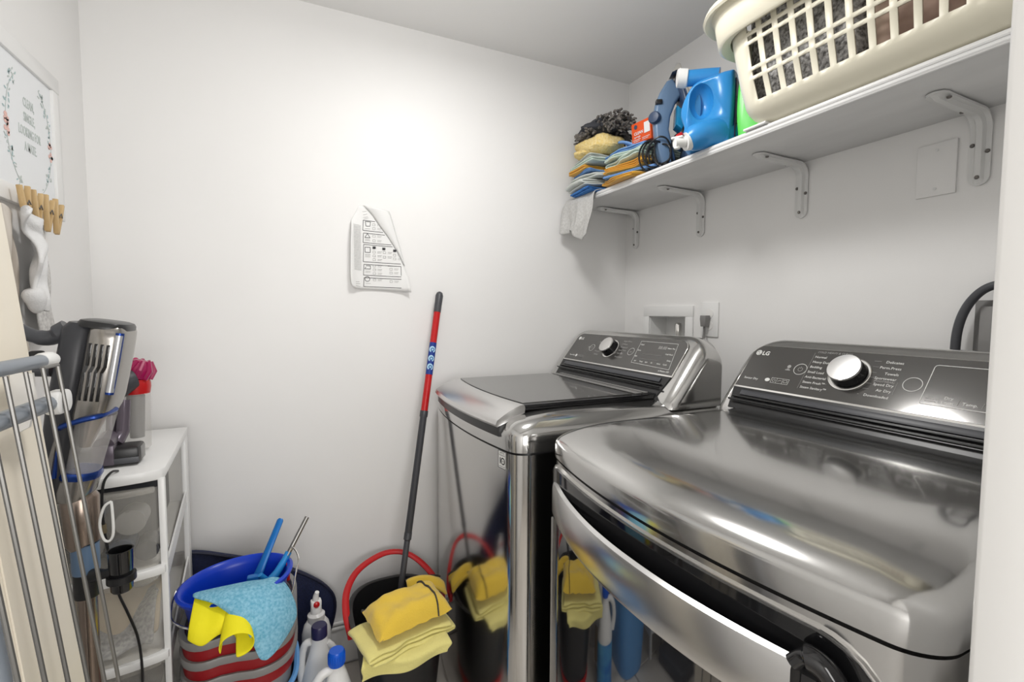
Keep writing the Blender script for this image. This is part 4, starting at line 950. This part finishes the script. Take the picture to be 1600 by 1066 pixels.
# ------------------------------------------------------------------ bottles
def bottle(name, label, x, y, prof, m, sx=1, sy=1, rz=0, zs_=1):
    t = thing(name, label, 'bottle', (x, y, 0)); M = TR(x, y, 0) @ RZ(rz) @ Matrix.Diagonal((1, 1, zs_, 1))
    b = B(); b.lathe(prof, 32, M, sx, sy); obj('bottle_body', b, m, t, smooth=50); return t, M
t, M = bottle('toilet_cleaner_bottle', 'white squeeze bottle with red dot nozzle in front of the navy mesh hamper', -1.262, -.205, [(.036, .001), (.040, .006), (.041, .20), (.040, .26), (.034, .285), (.026, .296)], M_white, 1, .75, .1, 1.035)
b = B(); b.lathe([(.024, .292), (.024, .312), (.016, .318), (.015, .335)], 24, M); b.box((0, 0, .343), (.030, .022, .022), M, bev=.005); b.tube([M @ Vector(p) for p in ((-.001, .0, .35), (.0, -.002, .366), (.003, -.006, .378))], [.010, .008, .006], 12); nz_ = obj('nozzle', b, M_white, t)
b = B(); b.lathe([(.0085, 0), (.0085, .003), (.004, .006), (.0003, .0065)], 16, M @ frame((0, -.011, .345), (1, 0, 0), (0, 0, 1))); obj('red_dot', b, M_red, nz_)
t, M = bottle('navy_cap_bottle', 'white jug with a navy cap standing between the other two white bottles', -1.258, -.315, [(.045, .001), (.050, .008), (.052, .16), (.048, .20), (.036, .24), (.026, .275), (.021, .300), (.019, .312)], M_white, 1, .72, -.2, 1.05)
b = B(); b.lathe([(.0185, .308), (.0205, .310), (.0205, .336), (.018, .340), (.0003, .340)], 24, M); obj('cap', b, M_navyp, t)
b = B(); b.tube(smoothpath([M @ Vector(p) for p in ((-.020, 0, .298), (-.036, 0, .292), (-.045, 0, .265), (-.048, 0, .22), (-.046, 0, .18))], 4), .010, 10); b.tube(smoothpath([M @ Vector(p) for p in ((.020, 0, .29), (.034, 0, .275), (.042, 0, .25), (.046, 0, .20))], 4), .009, 10); obj('side_grips', b, M_white, t)
b = B(); b.lathe([(.0528, .03), (.0528, .15)], 32, M, 1.0, .735, cap=False); obj('bottle_label', b, M_tan, t)
t, M = bottle('bleach_bottle', 'white bleach bottle with a bright blue cap beside the black bucket', -1.222, -.425, [(.040, .001), (.046, .006), (.047, .17), (.045, .19), (.036, .225), (.024, .262), (.018, .278), (.017, .292)], M_white, 1, .9, .3, 1.10)
b = B(); b.lathe([(.0195, .284), (.0205, .286), (.0205, .312), (.0175, .317), (.0003, .317)], 28, M)
for k in range(24): a = 2*PI*k/24; b.box((.0206*math.cos(a), .0206*math.sin(a), .299), (.0014, .0014, .022), M)
obj('cap', b, mat('cap_blue', (.004, .10, .62), .3), t)
b = B(); b.tube(smoothpath([M @ Vector(p) for p in ((-.012, 0, .276), (-.038, .002, .272), (-.056, .004, .25), (-.060, .004, .215), (-.050, .002, .18))], 4), .011, 12); obj('handle', b, M_white, t)
b = B(); b.lathe([(.0476, .02), (.0476, .16)], 32, M, 1.0, .9, cap=False); obj('bottle_label', b, M_label, t)

# ------------------------------------------------------------------ drawer cart
th = math.radians(4.2); MC = TR(-1.556, -.480, 0) @ RZ(th)          # local: x left(-), y back(+)
W, D = .205, .42
t = thing('drawer_cart', 'white plastic cart with four cloudy see-through drawers under the handheld vacuum', 'drawer cart', (-1.66, -.27, 0))
b = B(); P = [(-W, D), (0, D), (.000, .02), (-.012, .004)] + [(-W*k/8-.012*(1-k/8), .002-.012*math.sin(k/8*PI)) for k in range(1, 9)]
b.prism(P, .022, MC @ TR(0, 0, .869), bev=.003); obj('top', b, M_white, t)
lv = [.855, .668, .481, .294, .107]
b = B()
for (x0, x1, y0, y1) in ((-.012, 0, .006, .022), (-.012, 0, D-.055, D-.005), (-W, -W+.012, .006, .022), (-W, -W+.012, D-.05, D-.005)):
    b.box(((x0+x1)/2, (y0+y1)/2, .43), (x1-x0, y1-y0, .86), MC, bev=.002)
obj('frame_posts', b, M_white, t)
for i, z in enumerate(lv[1:]):
    b = B(); b.box((-W/2, D/2, z), (W-.02, D-.03, .010), MC, bev=.002)
    Pf = [(0, .020), (-.004, -.002)] + [(-W*k/10, -.004-.014*math.sin(k/10*PI)) for k in range(1, 10)] + [(-W, .0), (-W, .02)]
    b.prism(Pf, .018, MC @ TR(0, 0, z), bev=.003); fr = obj('shelf_rail', b, M_white, t)
    b = B(); b.prism([(.02, z-.032), (D-.02, z+.015), (D-.02, z+.047), (.02, z+.004)], .004, MC @ frame((-.004, 0, 0), (0, 1, 0), (0, 0, 1))); obj('side_brace', b, M_white, t)
for i in range(4):
    z0, z1 = lv[i+1]+.010, lv[i]-.012
    b = B(); y0 = -.004
    Pi = [(-.010, D-.03), (-.010, .02), (-.018, .004)] + [(-.018-(W-.036)*k/8, .002-.012*math.sin(k/8*PI)) for k in range(1, 8)] + [(-W+.016, .004), (-W+.012, .02), (-W+.012, D-.03)]
    R = [[(x, y, z) for x, y in Pi] for z in (z0, z1)]
    b.rings(R, MC, cap=False); dr = obj('drawer', b, M_clear, t, smooth=50)
    b = B(); b.prism(Pi, .002, MC @ TR(0, 0, z0+.001)); b.prism([p for p in Pi[2:-3]]+[(-W+.018, .012), (-.018, .012)], .012, MC @ TR(0, 0, z1-.004), bev=.002); obj('drawer_lip', b, M_clear, dr, smooth=40)
Gc = 'bottles kept in the top cart drawer'
for k, (x, y, z, r) in enumerate(((-.060, .045, .775, .026), (-.078, .040, .722, .023), (-.034, .040, .712, .021), (-.130, .05, .735, .026), (-.125, .055, .800, .024))):
    b = B(); b.tube([MC @ Vector((x, y-.005, z)), MC @ Vector((x, y-.033, z)), MC @ Vector((x, y-.036, z)), MC @ Vector((x, y-.034, z)), MC @ Vector((x, y+.02, z))], [r*.84, r*.86, r*.93, r, r], 18)
    tag(obj('storage_tube', b, [M_midgrey, M_denimd, M_dkgrey][k % 3], at=MC @ Vector((x, y, z))), ['grey tube in the top cart drawer, upper one nearest the corner post', 'dark blue tube in the top cart drawer, lower middle', 'dark grey tube in the top cart drawer, lowest by the post', 'grey tube in the top cart drawer, farthest from the post', 'dark blue tube in the top cart drawer, upper middle'][k], 'tube', 'tubes inside the top cart drawer')
def inb(s_, x0, x1, z0, h, y0=.03): return lambda u, v: MC @ Vector((x0+(x1-x0)*u, y0+.12*v+.01*math.sin(u*7+s_), z0+h*math.sin(min(1, v*1.6+.1)*PI/2)*(.75+.25*math.sin(u*5+s_))))
b = B(); b.box((-.11, .20, .760), (.15, .28, .150), MC, bev=.02, seg=3); tag(obj('dark_pouch', b, M_char, at=MC @ Vector((-.11, .2, .69))), 'dark cloth pouch filling the back of the top cart drawer', 'pouch')
sheet('tan_fabric_bundle', M_tan, inb(1, -.185, -.025, .495, .14, .035), 12, 10, .006, 'tan fabric bundle inside the second cart drawer', 'fabric', MC @ Vector((-.1, .1, .5)))
sheet('grey_knit_bundle', M_knit, inb(3, -.13, -.030, .495, .085, .008), 12, 10, .006, 'grey knitted bundle low in the second cart drawer', 'fabric', MC @ Vector((-.08, .05, .5)))
sheet('dark_fabric_bundle', M_char, inb(5, -.18, -.03, .31, .10), 12, 10, .006, 'dark fabric inside the third cart drawer', 'fabric', MC @ Vector((-.1, .1, .3)))

# ------------------------------------------------------------------ handheld vacuum on the cart
t = thing('handheld_vacuum', 'small magenta and grey handheld vacuum standing on the drawer cart', 'handheld vacuum', (-1.64, -.30, .881))
zc = .881
b = B(); b.tube([(-1.646, -.285, zc+.135), (-1.646, -.285, zc+.15), (-1.646, -.285, zc+.158), (-1.646, -.285, zc+.168)], [.028, .030, .030, .028], 24); obj('red_collar', b, M_red, t)
b = B(); b.lathe([(.024, zc+.004), (.026, zc+.008), (.028, zc+.14)], 28, TR(-1.646, -.285, 0)); obj('dust_bin', b, M_smoke, t)
b = B(); b.lathe([(.014, zc+.03), (.018, zc+.13)], 20, TR(-1.646, -.285, 0)); obj('bin_core', b, M_midgrey, t)
b = B(); MD = TR(-1.640, -.285, zc+.185) @ RY(math.radians(15))
b.lathe([(.018, -.018), (.026, -.012), (.028, .0), (.026, .014), (.018, .026), (.008, .030)], 24, MD)
for k in range(9):
    a = 2*PI*k/9; b.tube([MD @ Vector((.027*math.cos(a), .027*math.sin(a), -.012)), MD @ Vector((.0295*math.cos(a+.12), .0295*math.sin(a+.12), .008)), MD @ Vector((.018*math.cos(a+.3), .018*math.sin(a+.3), .028))], [.005, .0065, .005], 8)
obj('cyclone', b, M_magenta, t, label='magenta ribbed cyclone')
b = B(); b.tube([(-1.646, -.30, zc+.172), (-1.673, -.32, zc+.162), (-1.700, -.34, zc+.150)], [.024, .034, .026], 24); obj('motor_body', b, M_dkgrey, t)
b = B(); b.tube([(-1.652, -.345, zc+.13), (-1.655, -.355, zc+.06), (-1.664, -.375, zc+.04)], [.012, .013, .016], 14); b.tube([(-1.674, -.345, zc+.13), (-1.676, -.355, zc+.06)], [.009, .009], 12); obj('tool_tube', b, M_purple, t, label='purplish grey tool tubes')
b = B(); MH = TR(-1.668, -.395, 0) @ RZ(th)
b.box((0, 0, zc+.020), (.112, .062, .038), MH, bev=.006); hd = obj('brush_head', b, M_blkpl, t)
b = B(); b.tube([MH @ Vector((-.004, -.024, zc+.046)), MH @ Vector((-.004, .02, zc+.052))], .018, 20); b.box((-.004, -.017, zc+.026), (.036, .034, .042), MH, bev=.002); obj('head_hinge', b, M_purple, hd)
b = B(); b.box((0, -.032, zc+.012), (.110, .002, .012), MH, bev=.0006); obj('brush_strip', b, M_dkgrey, hd)
b = B(); b.box((.057, .0, zc+.022), (.004, .030, .028), MH, bev=.001); obj('end_cap', b, M_grey, hd)
t = thing('charger_cable', 'thin dark charging cable hanging down in front of the cart drawers', 'cable', (-1.65, -.5, .88))
cpt = [(-1.637, -.460, .882), (-1.640, -.485, .888), (-1.647, -.502, .876), (-1.650, -.508, .845), (-1.650, -.508, .80), (-1.647, -.508, .76), (-1.640, -.508, .70), (-1.632, -.508, .65), (-1.618, -.506, .60), (-1.604, -.504, .54), (-1.600, -.504, .46), (-1.606, -.506, .38), (-1.615, -.507, .25), (-1.62, -.507, .01)]
b = B(); b.tube(smoothpath(cpt, 5), .0024, 8); obj('cable', b, M_blkpl, t)
b = B(); b.tube([(-1.6500, -.508, .792), (-1.6495, -.508, .775)], .0050, 10); obj('cable_clip', b, mat('bronze_clip', (.16, .13, .08), .4), t)

# ------------------------------------------------------------------ stick vacuum
t = thing('stick_vacuum', 'silver and black cordless stick vacuum with blue ring hanging by the left wall', 'vacuum', (-1.62, -.6, .05))
# local frame: x right, y up, z towards the camera
def MVt(x, z, y=-.60): return Vector((-1.63+x, y, z))
lean = lambda z: (z-1.10)*.10
axis_t, axis_b = MVt(.026, 1.183), MVt(-.012, .955)
dirv = (axis_b-axis_t).normalized()
MV = frame(axis_t, (1, .0, -.167), -dirv)            # y up along body axis, z toward the camera
MV = MV                                             # local x to the right
HX, HD = .050, .052
def vr(hx, hz, y, p=3, n=40, dx=0, sk=0): return [(dx+q[0], y+sk*q[0], q[1]) for q in [(math.copysign(abs(math.cos(a))**(2/p), math.cos(a))*hx, math.copysign(abs(math.sin(a))**(2/p), math.sin(a))*hz) for a in [2*PI*k/n for k in range(n)]]]
b = B(); b.rings([vr(.023, .046, .002, 4, dx=.012), vr(.0255, .052, -.006, 4, dx=.012), vr(.026, .053, -.02, 4, dx=.012), vr(.026, .053, -.06, 4, dx=.012), vr(.026, .053, -.12, 4, dx=.010), vr(.0255, .051, -.145, 4, dx=.008, sk=.25), vr(.024, .048, -.158, 4, dx=.006, sk=.35)], MV); bd = obj('motor_housing', b, M_silverp, t, smooth=50)
b = B(); b.rings([vr(.026, .040, .010, dx=.002), vr(.033, .047, .008, dx=.002), vr(.036, .050, .003, dx=.002), vr(.036, .050, -.003, dx=.002)], MV); obj('filter_cap', b, M_blkpl, t)
for k, x in enumerate((-.0055, .0025, .0105, .0185)):
    b = B(); zf = .0535
    sx_ = .0046
    for (y0, y1, xx) in ((-.028, -.066, x+.003), (-.076, -.125, x)):
        zz = (1-min(1, abs(xx-.012)/.0265)**4)**(1/4)*.053
        b.box((xx, (y0+y1)/2, zz-.0015), (sx_, abs(y1-y0), .006), MV, bev=.0005)
    zz = (1-min(1, abs(x+.0015-.012)/.0265)**4)**(1/4)*.053
    b.box((0, 0, 0), (sx_, .013, .006), MV @ TR(x+.0015, -.071, zz-.002) @ RZ(-.30))
    obj('vent_slot', b, M_blk, bd)
b = B(); b.tube([MV @ Vector((.0325, -.006, .046)), MV @ Vector((.0325, -.05, .046)), MV @ Vector((.0315, -.112, .047))], .0066, 12, flat=1); obj('badge_rim', b, M_bluem, bd)
b = B(); b.tube([MV @ Vector((.0328, -.010, .0482)), MV @ Vector((.0320, -.108, .0492))], .0056, 12); obj('badge', b, mat('badge_silver', (.55, .56, .58), .3, .6), bd)
b = B(); b.tube(smoothpath([MV @ Vector(p) for p in ((-.028, -.182, .030), (-.024, -.172, .046), (.002, -.158, .052), (.024, -.150, .046), (.032, -.146, .0))], 5), .0045, 8); obj('blue_band', b, M_bluem, t)
# black rear body and handle
b = B(); b.rings([vr(.019, .040, .002, dx=-.026), vr(.024, .048, -.01, dx=-.028), vr(.025, .049, -.14, dx=-.031), vr(.020, .034, -.26, dx=-.034), vr(.014, .024, -.31, dx=-.028)], MV); obj('rear_housing', b, mat('vacuum_black', (.032, .033, .038), .35), t, smooth=50)
b = B(); b.tube(smoothpath([MV @ Vector(p) for p in ((-.045, -.012, .012), (-.066, -.030, .014), (-.090, -.030, .015), (-.118, -.018, .015), (-.150, .0, .012))], 5), [.022]*4+[.016]*5+[.014]*12, 14, flat=.8); b.tube(smoothpath([MV @ Vector(p) for p in ((-.145, .0, .012), (-.135, -.05, .012), (-.10, -.085, .012), (-.06, -.085, .012))], 5), .011, 12); obj('handle', b, M_dkgrey, t)
b = B(); b.box((-.092, -.052, .012), (.020, .03, .012), MV @ RZ(.2), bev=.004); obj('trigger', b, M_blkpl, t)
b = B(); b.rings([[(-.034+a_, y, z_) for a_, z_ in ((-.005, .036), (.006, .046), (.006, .034), (-.005, .026))] for y in (-.13, -.18, -.24, -.275)], MV); obj('side_rail', b, M_silverp, t, smooth=30)
# dust bin below
b = B(); b.rings([vr(.030, .038, -.155, 2.2, dx=.004), vr(.027, .034, -.21, 2.2, dx=.002), vr(.024, .031, -.262, 2.2)], MV, cap=True); obj('dust_bin', b, M_smoke, t, smooth=50)
b = B(); b.rings([vr(.020, .024, -.158, 2, dx=.002), vr(.008, .012, -.215, 2, dx=-.002)], MV); obj('bin_filter', b, M_copper, t)
b = B(); b.tube([MV @ Vector((-.029, -.176, .036)), MV @ Vector((-.030, -.21, .036)), MV @ Vector((-.028, -.262, .034))], .0045, 8); obj('blue_spine', b, M_bluem, t)
b = B(); b.rings([vr(.029, .035, -.255, 2.2, dx=-.003), vr(.031, .037, -.262, 2.2, dx=-.003), vr(.029, .035, -.268, 2.2, dx=-.003)], MV); obj('blue_ring', b, M_bluem, t)
b = B(); b.rings([vr(.029, .035, -.267, 2.2, dx=-.003), vr(.028, .034, -.29, 2.2, dx=-.005), vr(.023, .028, -.308, 2.2, dx=-.008)], MV); obj('lower_cup', b, M_silverp, t, smooth=50)
# wand (vertical) down to the floor head
wx = -1.655
b = B(); b.tube([(wx, -.60, .888), (wx+.002, -.60, .88), (wx+.004, -.60, .80), (wx+.006, -.60, .795)], [.022, .027, .025, .022], 24); obj('wand_collar', b, M_copper, t, label='bronze wand collar')
b = B(); b.lathe([(.019, .744), (.020, .75), (.020, .797)], 24, TR(wx+.006, -.60, 0)); obj('wand_joint', b, M_denim, t)
b = B(); b.lathe([(.018, .700), (.019, .706), (.019, .745)], 24, TR(wx+.006, -.60, 0)); obj('wand_socket', b, M_blkpl, t)
b = B(); b.tube([(wx+.006, -.60, .702), (wx+.006, -.60, .07)], .014, 20); obj('wand', b, M_copper, t)
b = B(); b.box((wx+.006, -.60, .030), (.12, .18, .058), bev=.014, seg=3); obj('floor_head', b, M_dkgrey, t)
b = B(); b.tube(smoothpath([(wx+.055, -.632, .876), (wx+.045, -.632, .868), (wx+.038, -.632, .84), (wx+.042, -.632, .812), (wx+.050, -.632, .806), (wx+.056, -.632, .82), (wx+.056, -.632, .86), (wx+.055, -.632, .876)], 4), .0022, 8); obj('release_clip', b, M_print, t, label='white release clip')
b = B(); b.tube([(wx+.02, -.615, .742), (wx+.040, -.625, .745), (wx+.052, -.628, .747)], [.012, .008, .010], 12); b.tube([(wx+.064, -.63, .730), (wx+.064, -.63, .742)], .0215, 24); obj('tool_clip', b, M_blkpl, t)
b = B(); b.lathe([(.014, .712), (.0165, .716), (.0185, .785), (.0195, .787), (.0170, .787), (.015, .725), (.002, .724)], 24, TR(wx+.064, -.63, 0)); obj('tool_socket', b, M_blk, t)

# ------------------------------------------------------------------ board, drying rack, grey roll on the left
t = thing('cream_board', 'tall cream board leaning on the left wall behind the wire drying rack', 'board', (-1.58, -.87, 0))
def bxx(z): return -1.650+(1.339-z)*.0945
b = B(); R = []
for z in (.002, .4, .8, 1.2, 1.352): R.append([(bxx(z)-.022, -.800, z), (bxx(z), -.800, z), (bxx(z)+.0, -.942, z), (bxx(z)-.022, -.942, z)])
b.rings(R); obj('panel', b, M_board, t, smooth=20)
b = B(); R = []
for z in (.002, .4, .8, 1.2, 1.352): R.append([(bxx(z)-.020, -.9425, z), (bxx(z)-.002, -.9425, z), (bxx(z)-.004, -.952, z), (bxx(z)-.020, -.952, z)])
b.rings(R); obj('edge_band', b, M_board, t, smooth=20)
t = thing('drying_rack', 'folded grey wire drying rack leaning at the left edge by the doorway', 'drying rack', (-1.5, -.95, 0))
def rx(z): return -1.577+(1.141-z)*.106
WY = [-.873, -.912, -.952, -.993, -1.034, -1.075]
for k, y in enumerate(WY):
    zt = 1.141
    b = B(); b.tube([(rx(zt), y, zt), (rx(.60), y, .60), (rx(.02), y, .02)], .0024, 8); obj('wire', b, M_wire, t)
b = B(); b.tube([(rx(1.141), WY[0]-.0, 1.141), (rx(1.141), WY[1], 1.141)], .0024, 8); b.tube([(rx(.02), WY[0], .02), (rx(.02), WY[-1], .02)], .0024, 8); obj('cross_wire', b, M_wire, t)
b = B(); b.tube([(rx(1.14)-.016, -.868, 1.146), (rx(1.14)-.016, -1.10, 1.146)], .0085, 16); obj('tube_rail', b, M_tube, t)
b = B(); b.tube([(rx(1.09)-.013, -.880, 1.093), (rx(1.09)-.013, -1.10, 1.093)], .0098, 16); obj('tube_rail', b, M_tube, t)
b = B(); b.tube([(rx(1.14)-.016, -.842, 1.146), (rx(1.14)-.016, -.850, 1.146), (rx(1.14)-.016, -.868, 1.146), (rx(1.14)-.016, -.875, 1.146)], [.0085, .0105, .0105, .009], 16); obj('corner_joint', b, M_white, t)
b = B(); b.prism(rrect(-.014, .030, -.016, .014, .012), .016, frame((rx(1.09)-.010, -.872, 1.093), (0, 1, 0), (0, 0, 1)), bev=.003); obj('end_clip', b, M_white, t, label='white plastic end clip')
b = B(); b.prism([(-.005, -.05), (.012, -.04), (.020, .0), (.018, .03), (-.005, .03)], .006, frame((-1.625, -.855, 1.10), (1, 0, 0), (0, 0, 1)), bev=.002); obj('side_bracket', b, M_trim, t)
for sy in (-.875, -1.07):
    b = B(); b.tube([(rx(1.093)-.013, sy, 1.093), (rx(.02)-.02, sy, .02)], .0085, 12); obj('leg_tube', b, M_tube, t) if sy < -1 else None
t = thing('grey_fabric_roll', 'grey and brown striped cover rolled upright at the lower left edge', 'fabric roll', (-1.68, -.93, 0))
for k, (dx, dy, r) in enumerate(((-.006, -.02, .040), (-.045, -.105, .046), (.012, -.108, .028))):
    b = B(); R = []
    for i in range(12):
        z = .002+.93*i/11; cx = -1.672+dx+(.93-z)*.065; cy = -.925+dy
        R.append([(cx+math.cos(a)*r*(1+.12*math.sin(a*5+k)), cy+math.sin(a)*r*(1+.12*math.sin(a*4+k*2)), z) for a in [2*PI*q/28 for q in range(28)]])
    b.rings(R); obj('roll', b, M_greym, t, smooth=60)

# ------------------------------------------------------------------ sock board with pins
t = thing('sock_sign', 'white framed sign with floral print hung on the left wall', 'picture frame', (-1.80, -.30, 1.57))
MF = frame((LX, 0, 0), (0, 1, 0), (0, 0, 1))     # x to the right (=+y), y up, z into the room (+x)
fy0, fy1, fz0, fz1 = -.62, -.185, 1.420, 1.745
b = B()
for (a0, a1, c0_, c1_) in ((fy0, fy1, fz1-.034, fz1), (fy0, fy1, fz0, fz0+.034), (fy1-.034, fy1, fz0+.034, fz1-.034), (fy0, fy0+.034, fz0+.034, fz1-.034)):
    b.box(((a0+a1)/2, (c0_+c1_)/2, .007), (a1-a0, c1_-c0_, .014), MF, bev=.002)
obj('frame', b, M_white, t)
b = B(); b.box(((fy0+fy1)/2, (fz0+fz1)/2, .006), (fy1-fy0-.06, fz1-fz0-.06, .004), MF); pr = obj('print_sheet', b, mat('print_paper', (.80, .82, .84), .3), t)
b = B()
tc_ = -.3205
for tx, z in (('CLEAN,', 1.628), ('SINGLE,', 1.598), ('LOOKING FOR', 1.568), ('A MATE.', 1.538)):
    b.text(tx, .024, MF @ TR(tc_, z, .0084) @ Matrix.Diagonal((.56, 1.1, 1, 1)), 'CENTER', bold=.0002)
obj('lettering', b, M_sage, pr, smooth=0, kind='stuff')
for m_, nm, off in ((M_teal, 'teal_leaves', 0), (M_sage, 'sage_leaves', 1), (M_pinkp, 'pink_flowers', 2)):
    b = B(); rnd = random.Random(off+3)
    for side in (-1, 1):
        for k in range(26 if off < 2 else 9):
            if off < 2: a = math.radians(-62+124*rnd.random()); rr = 1+rnd.uniform(-.10, .12); L_ = rnd.uniform(.005, .010)
            else: a = math.radians(rnd.uniform(-12, 6)); rr = 1+rnd.uniform(-.07, .07); L_ = rnd.uniform(.008, .012)
            cx = tc_+side*.090*math.cos(a)*rr; cz = 1.575+.125*math.sin(a)*rr
            b.disc((0, 0), L_*.5, MF @ TR(cx, cz, .0082) @ RZ(rnd.uniform(0, 3)), n=8, sy=.42 if off < 2 else .9)
        if off == 1: b.line([(tc_+side*.092*math.cos(math.radians(a)), 1.575+.125*math.sin(math.radians(a))) for a in range(-60, 61, 8)], .0012, MF, z=.0085)
    obj(nm, b, m_, pr, smooth=0, kind='stuff')
PN = [(-.412, -8, 'first'), (-.365, 3, 'second'), (-.318, 12, 'third'), (-.275, 14, 'fourth')]
for y, tl, nm in PN:
    t = thing('clothespin', 'wooden clothespin on the bottom of the sign, %s of four counted from the doorway side' % nm, 'clothespin', (-1.775, y, 1.42), 'clothespins under the sign')
    MP = MF @ TR(y, 1.415, .030) @ RZ(math.radians(-tl))
    for s_ in (-1, 1):
        b = B(); b.prism([(-.0030, -.038), (.0030, -.038), (.0042, .005), (.0026, .038), (-.0026, .038), (-.0042, .005)], .009, MP @ TR(s_*.0085, 0, 0) @ RZ(-s_*.20), bev=.001); obj('prong', b, M_wood, t)
    b = B(); b.tube([MP @ Vector((-.013, .004, 0)), MP @ Vector((.013, .004, 0))], .003, 8); b.tube([MP @ Vector((-.006, .002, .006)), MP @ Vector((0, .010, .006)), MP @ Vector((.006, .002, .006))], .0010, 6); obj('spring', b, M_screw, t)
def sockstrip(path, wd, amp, seed, M=None):
    P = smoothpath(path, 6); n = len(P)
    def f(u, v):
        i = min(int(v*(n-1)+.001), n-1); p = P[i]; a = (u-.5)*wd(v)
        return Vector((p.x+amp*math.sin(u*7+v*11+seed)+.006*math.cos(u*3), p.y+a, p.z+.008*math.sin(u*5+v*3)))
    return f, n-1
f, n = sockstrip([(-1.768, -.415, 1.402), (-1.762, -.425, 1.385), (-1.770, -.395, 1.36), (-1.765, -.385, 1.335), (-1.762, -.41, 1.30), (-1.766, -.40, 1.27), (-1.760, -.405, 1.24), (-1.766, -.395, 1.215)], lambda v: .085-.045*v, .010, 1)
sheet('white_sock', M_sock, f, 10, n, .008, 'white ruffled sock pinned under the sign', 'sock', (-1.765, -.40, 1.39))
b = B(); b.tube(smoothpath([(-1.770, -.425, 1.252), (-1.765, -.418, 1.232), (-1.765, -.415, 1.205)], 5), [.010, .014, .017, .018, .018, .018, .016, .014, .012, .009, .005][:11], 14); tag(obj('balled_sock', b, M_sock, at=(-1.75, -.39, 1.22)), 'balled toe of a white sock hanging below the ruffled one', 'sock')
f, n = sockstrip([(-1.785, -.335, 1.40), (-1.783, -.332, 1.34), (-1.785, -.330, 1.28), (-1.785, -.325, 1.22), (-1.782, -.325, 1.15)], lambda v: .07+.03*v, .003, 2)
sheet('ribbed_sock', M_sockt, f, 10, n, .006, 'long pale ribbed sock hanging against the left wall', 'sock', (-1.785, -.33, 1.39))
f, n = sockstrip([(-1.788, -.452, 1.40), (-1.786, -.452, 1.34), (-1.788, -.447, 1.26), (-1.786, -.440, 1.18), (-1.786, -.43, 1.12)], lambda v: .070, .004, 3)
sheet('beige_striped_sock', M_beige, f, 14, n, .006, 'beige and brown striped long sock behind the white sock', 'sock', (-1.787, -.45, 1.39))
